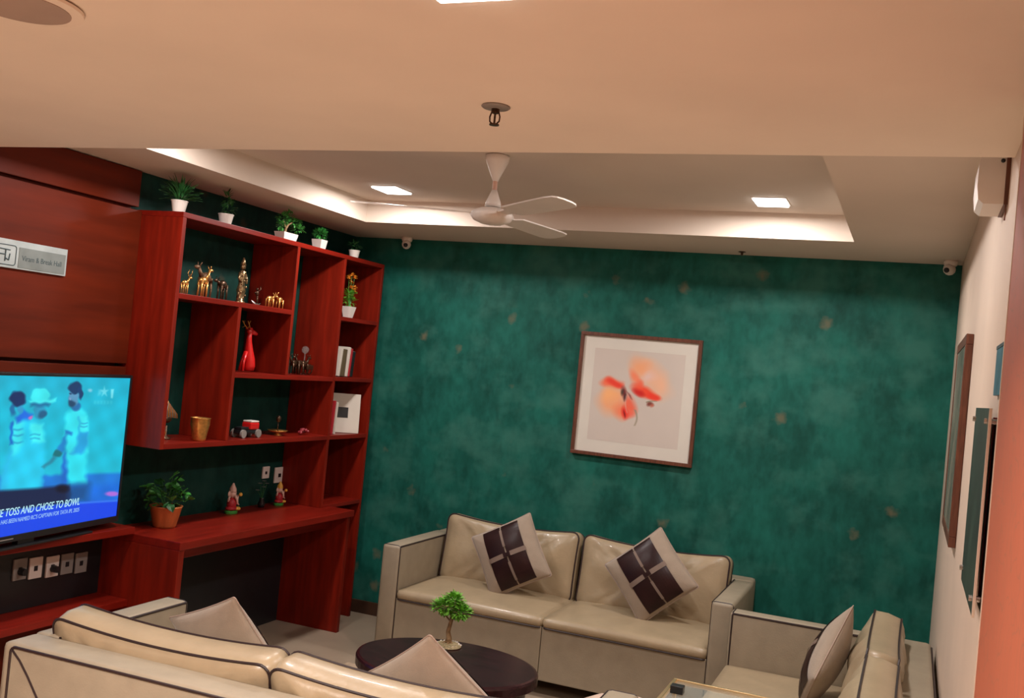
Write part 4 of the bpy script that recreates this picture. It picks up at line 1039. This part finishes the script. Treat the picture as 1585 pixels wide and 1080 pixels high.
t = thing('deity_figurine', 'painted seated deity figurine in orange and white on desk', 'figurine', (-3.655, 4.93, ZD)); ganesha(t, M['skin'], M['redb'])
t = thing('deity_figurine', 'dim red and gold figurine at the far end of desk', 'figurine', (-3.67, 5.43, ZD)); ganesha(t, M['ygold'], M['redb']); t.scale = (.85,)*3
t = thing('flower_posy', 'small dark vase of pale flowers near far end of desk', 'plant', (-3.68, 5.26, ZD))
bm = bmesh.new(); lathe(bm, [(.018, 0), (.024, .02), (.012, .05), (.016, .06)], 14); bmo('vase', bm, M['black'], t, smooth=True)
bm = bmesh.new(); fl = [(0, -.05, .11), (0, -.03, .15), (0, .01, .125), (0, .04, .145), (.01, -.005, .165)]
for f3 in fl: tube(bm, [(0, 0, .05), f3], .0015, 5)
bmo('stems', bm, M['leafd'], t)
for f3 in fl:
    bm = bmesh.new()
    for k in range(7): leaf_mesh(bm, f3, (math.cos(k*.9), math.sin(k*.9), .4), (0, 0, 1), .014, .012)
    bmo('flower', bm, M['greyp'], t)
# switches
def socket(y, z, label, w_=.085, h__=.085, x=XL+.001, plug=False, m=None):
    t = thing('wall_socket', label, 'socket', (x, y, z), 0, 'wall sockets')
    B('plate', m or M['white'], t, 0, .010, -w_/2, w_/2, -h__/2, h__/2, .003)
    B('insert', M['black'], t, .010, .012, -w_*.16, w_*.12, -h__*.14, h__*.10, .001)
    if plug:
        bm = bmesh.new(); lathe(bm, [(.018, 0), (.016, .03)], 12); bmesh.ops.rotate(bm, cent=(0, 0, 0), matrix=Matrix.Rotation(PI/2, 3, 'Y'), verts=bm.verts); bmesh.ops.translate(bm, vec=(.012, .0, -.01), verts=bm.verts); bmo('plug', bm, M['black'], t)
socket(5.38, .985, 'round-cornered wall socket plate left above the desk', .07, .075)
socket(5.53, .96, 'square wall socket plate with dark centre above the desk', .105, .10)
XS = XL+.0125
for k, (y, z) in enumerate(((3.52, .655), (3.61, .648), (3.71, .640), (3.80, .640), (3.89, .632))):
    socket(y, z, ['leftmost switch plate in the niche under the television', 'second switch plate from left under the television', 'middle white plate with plug under the television', 'fourth switch plate from left under the television', 'rightmost switch plate under the television'][k], .075, .10, XS, plug=(k in (0, 2)), m=(M['white'] if k in (1, 2) else M['greyp']))  # outer plates greyed to carry the dimness of the niche
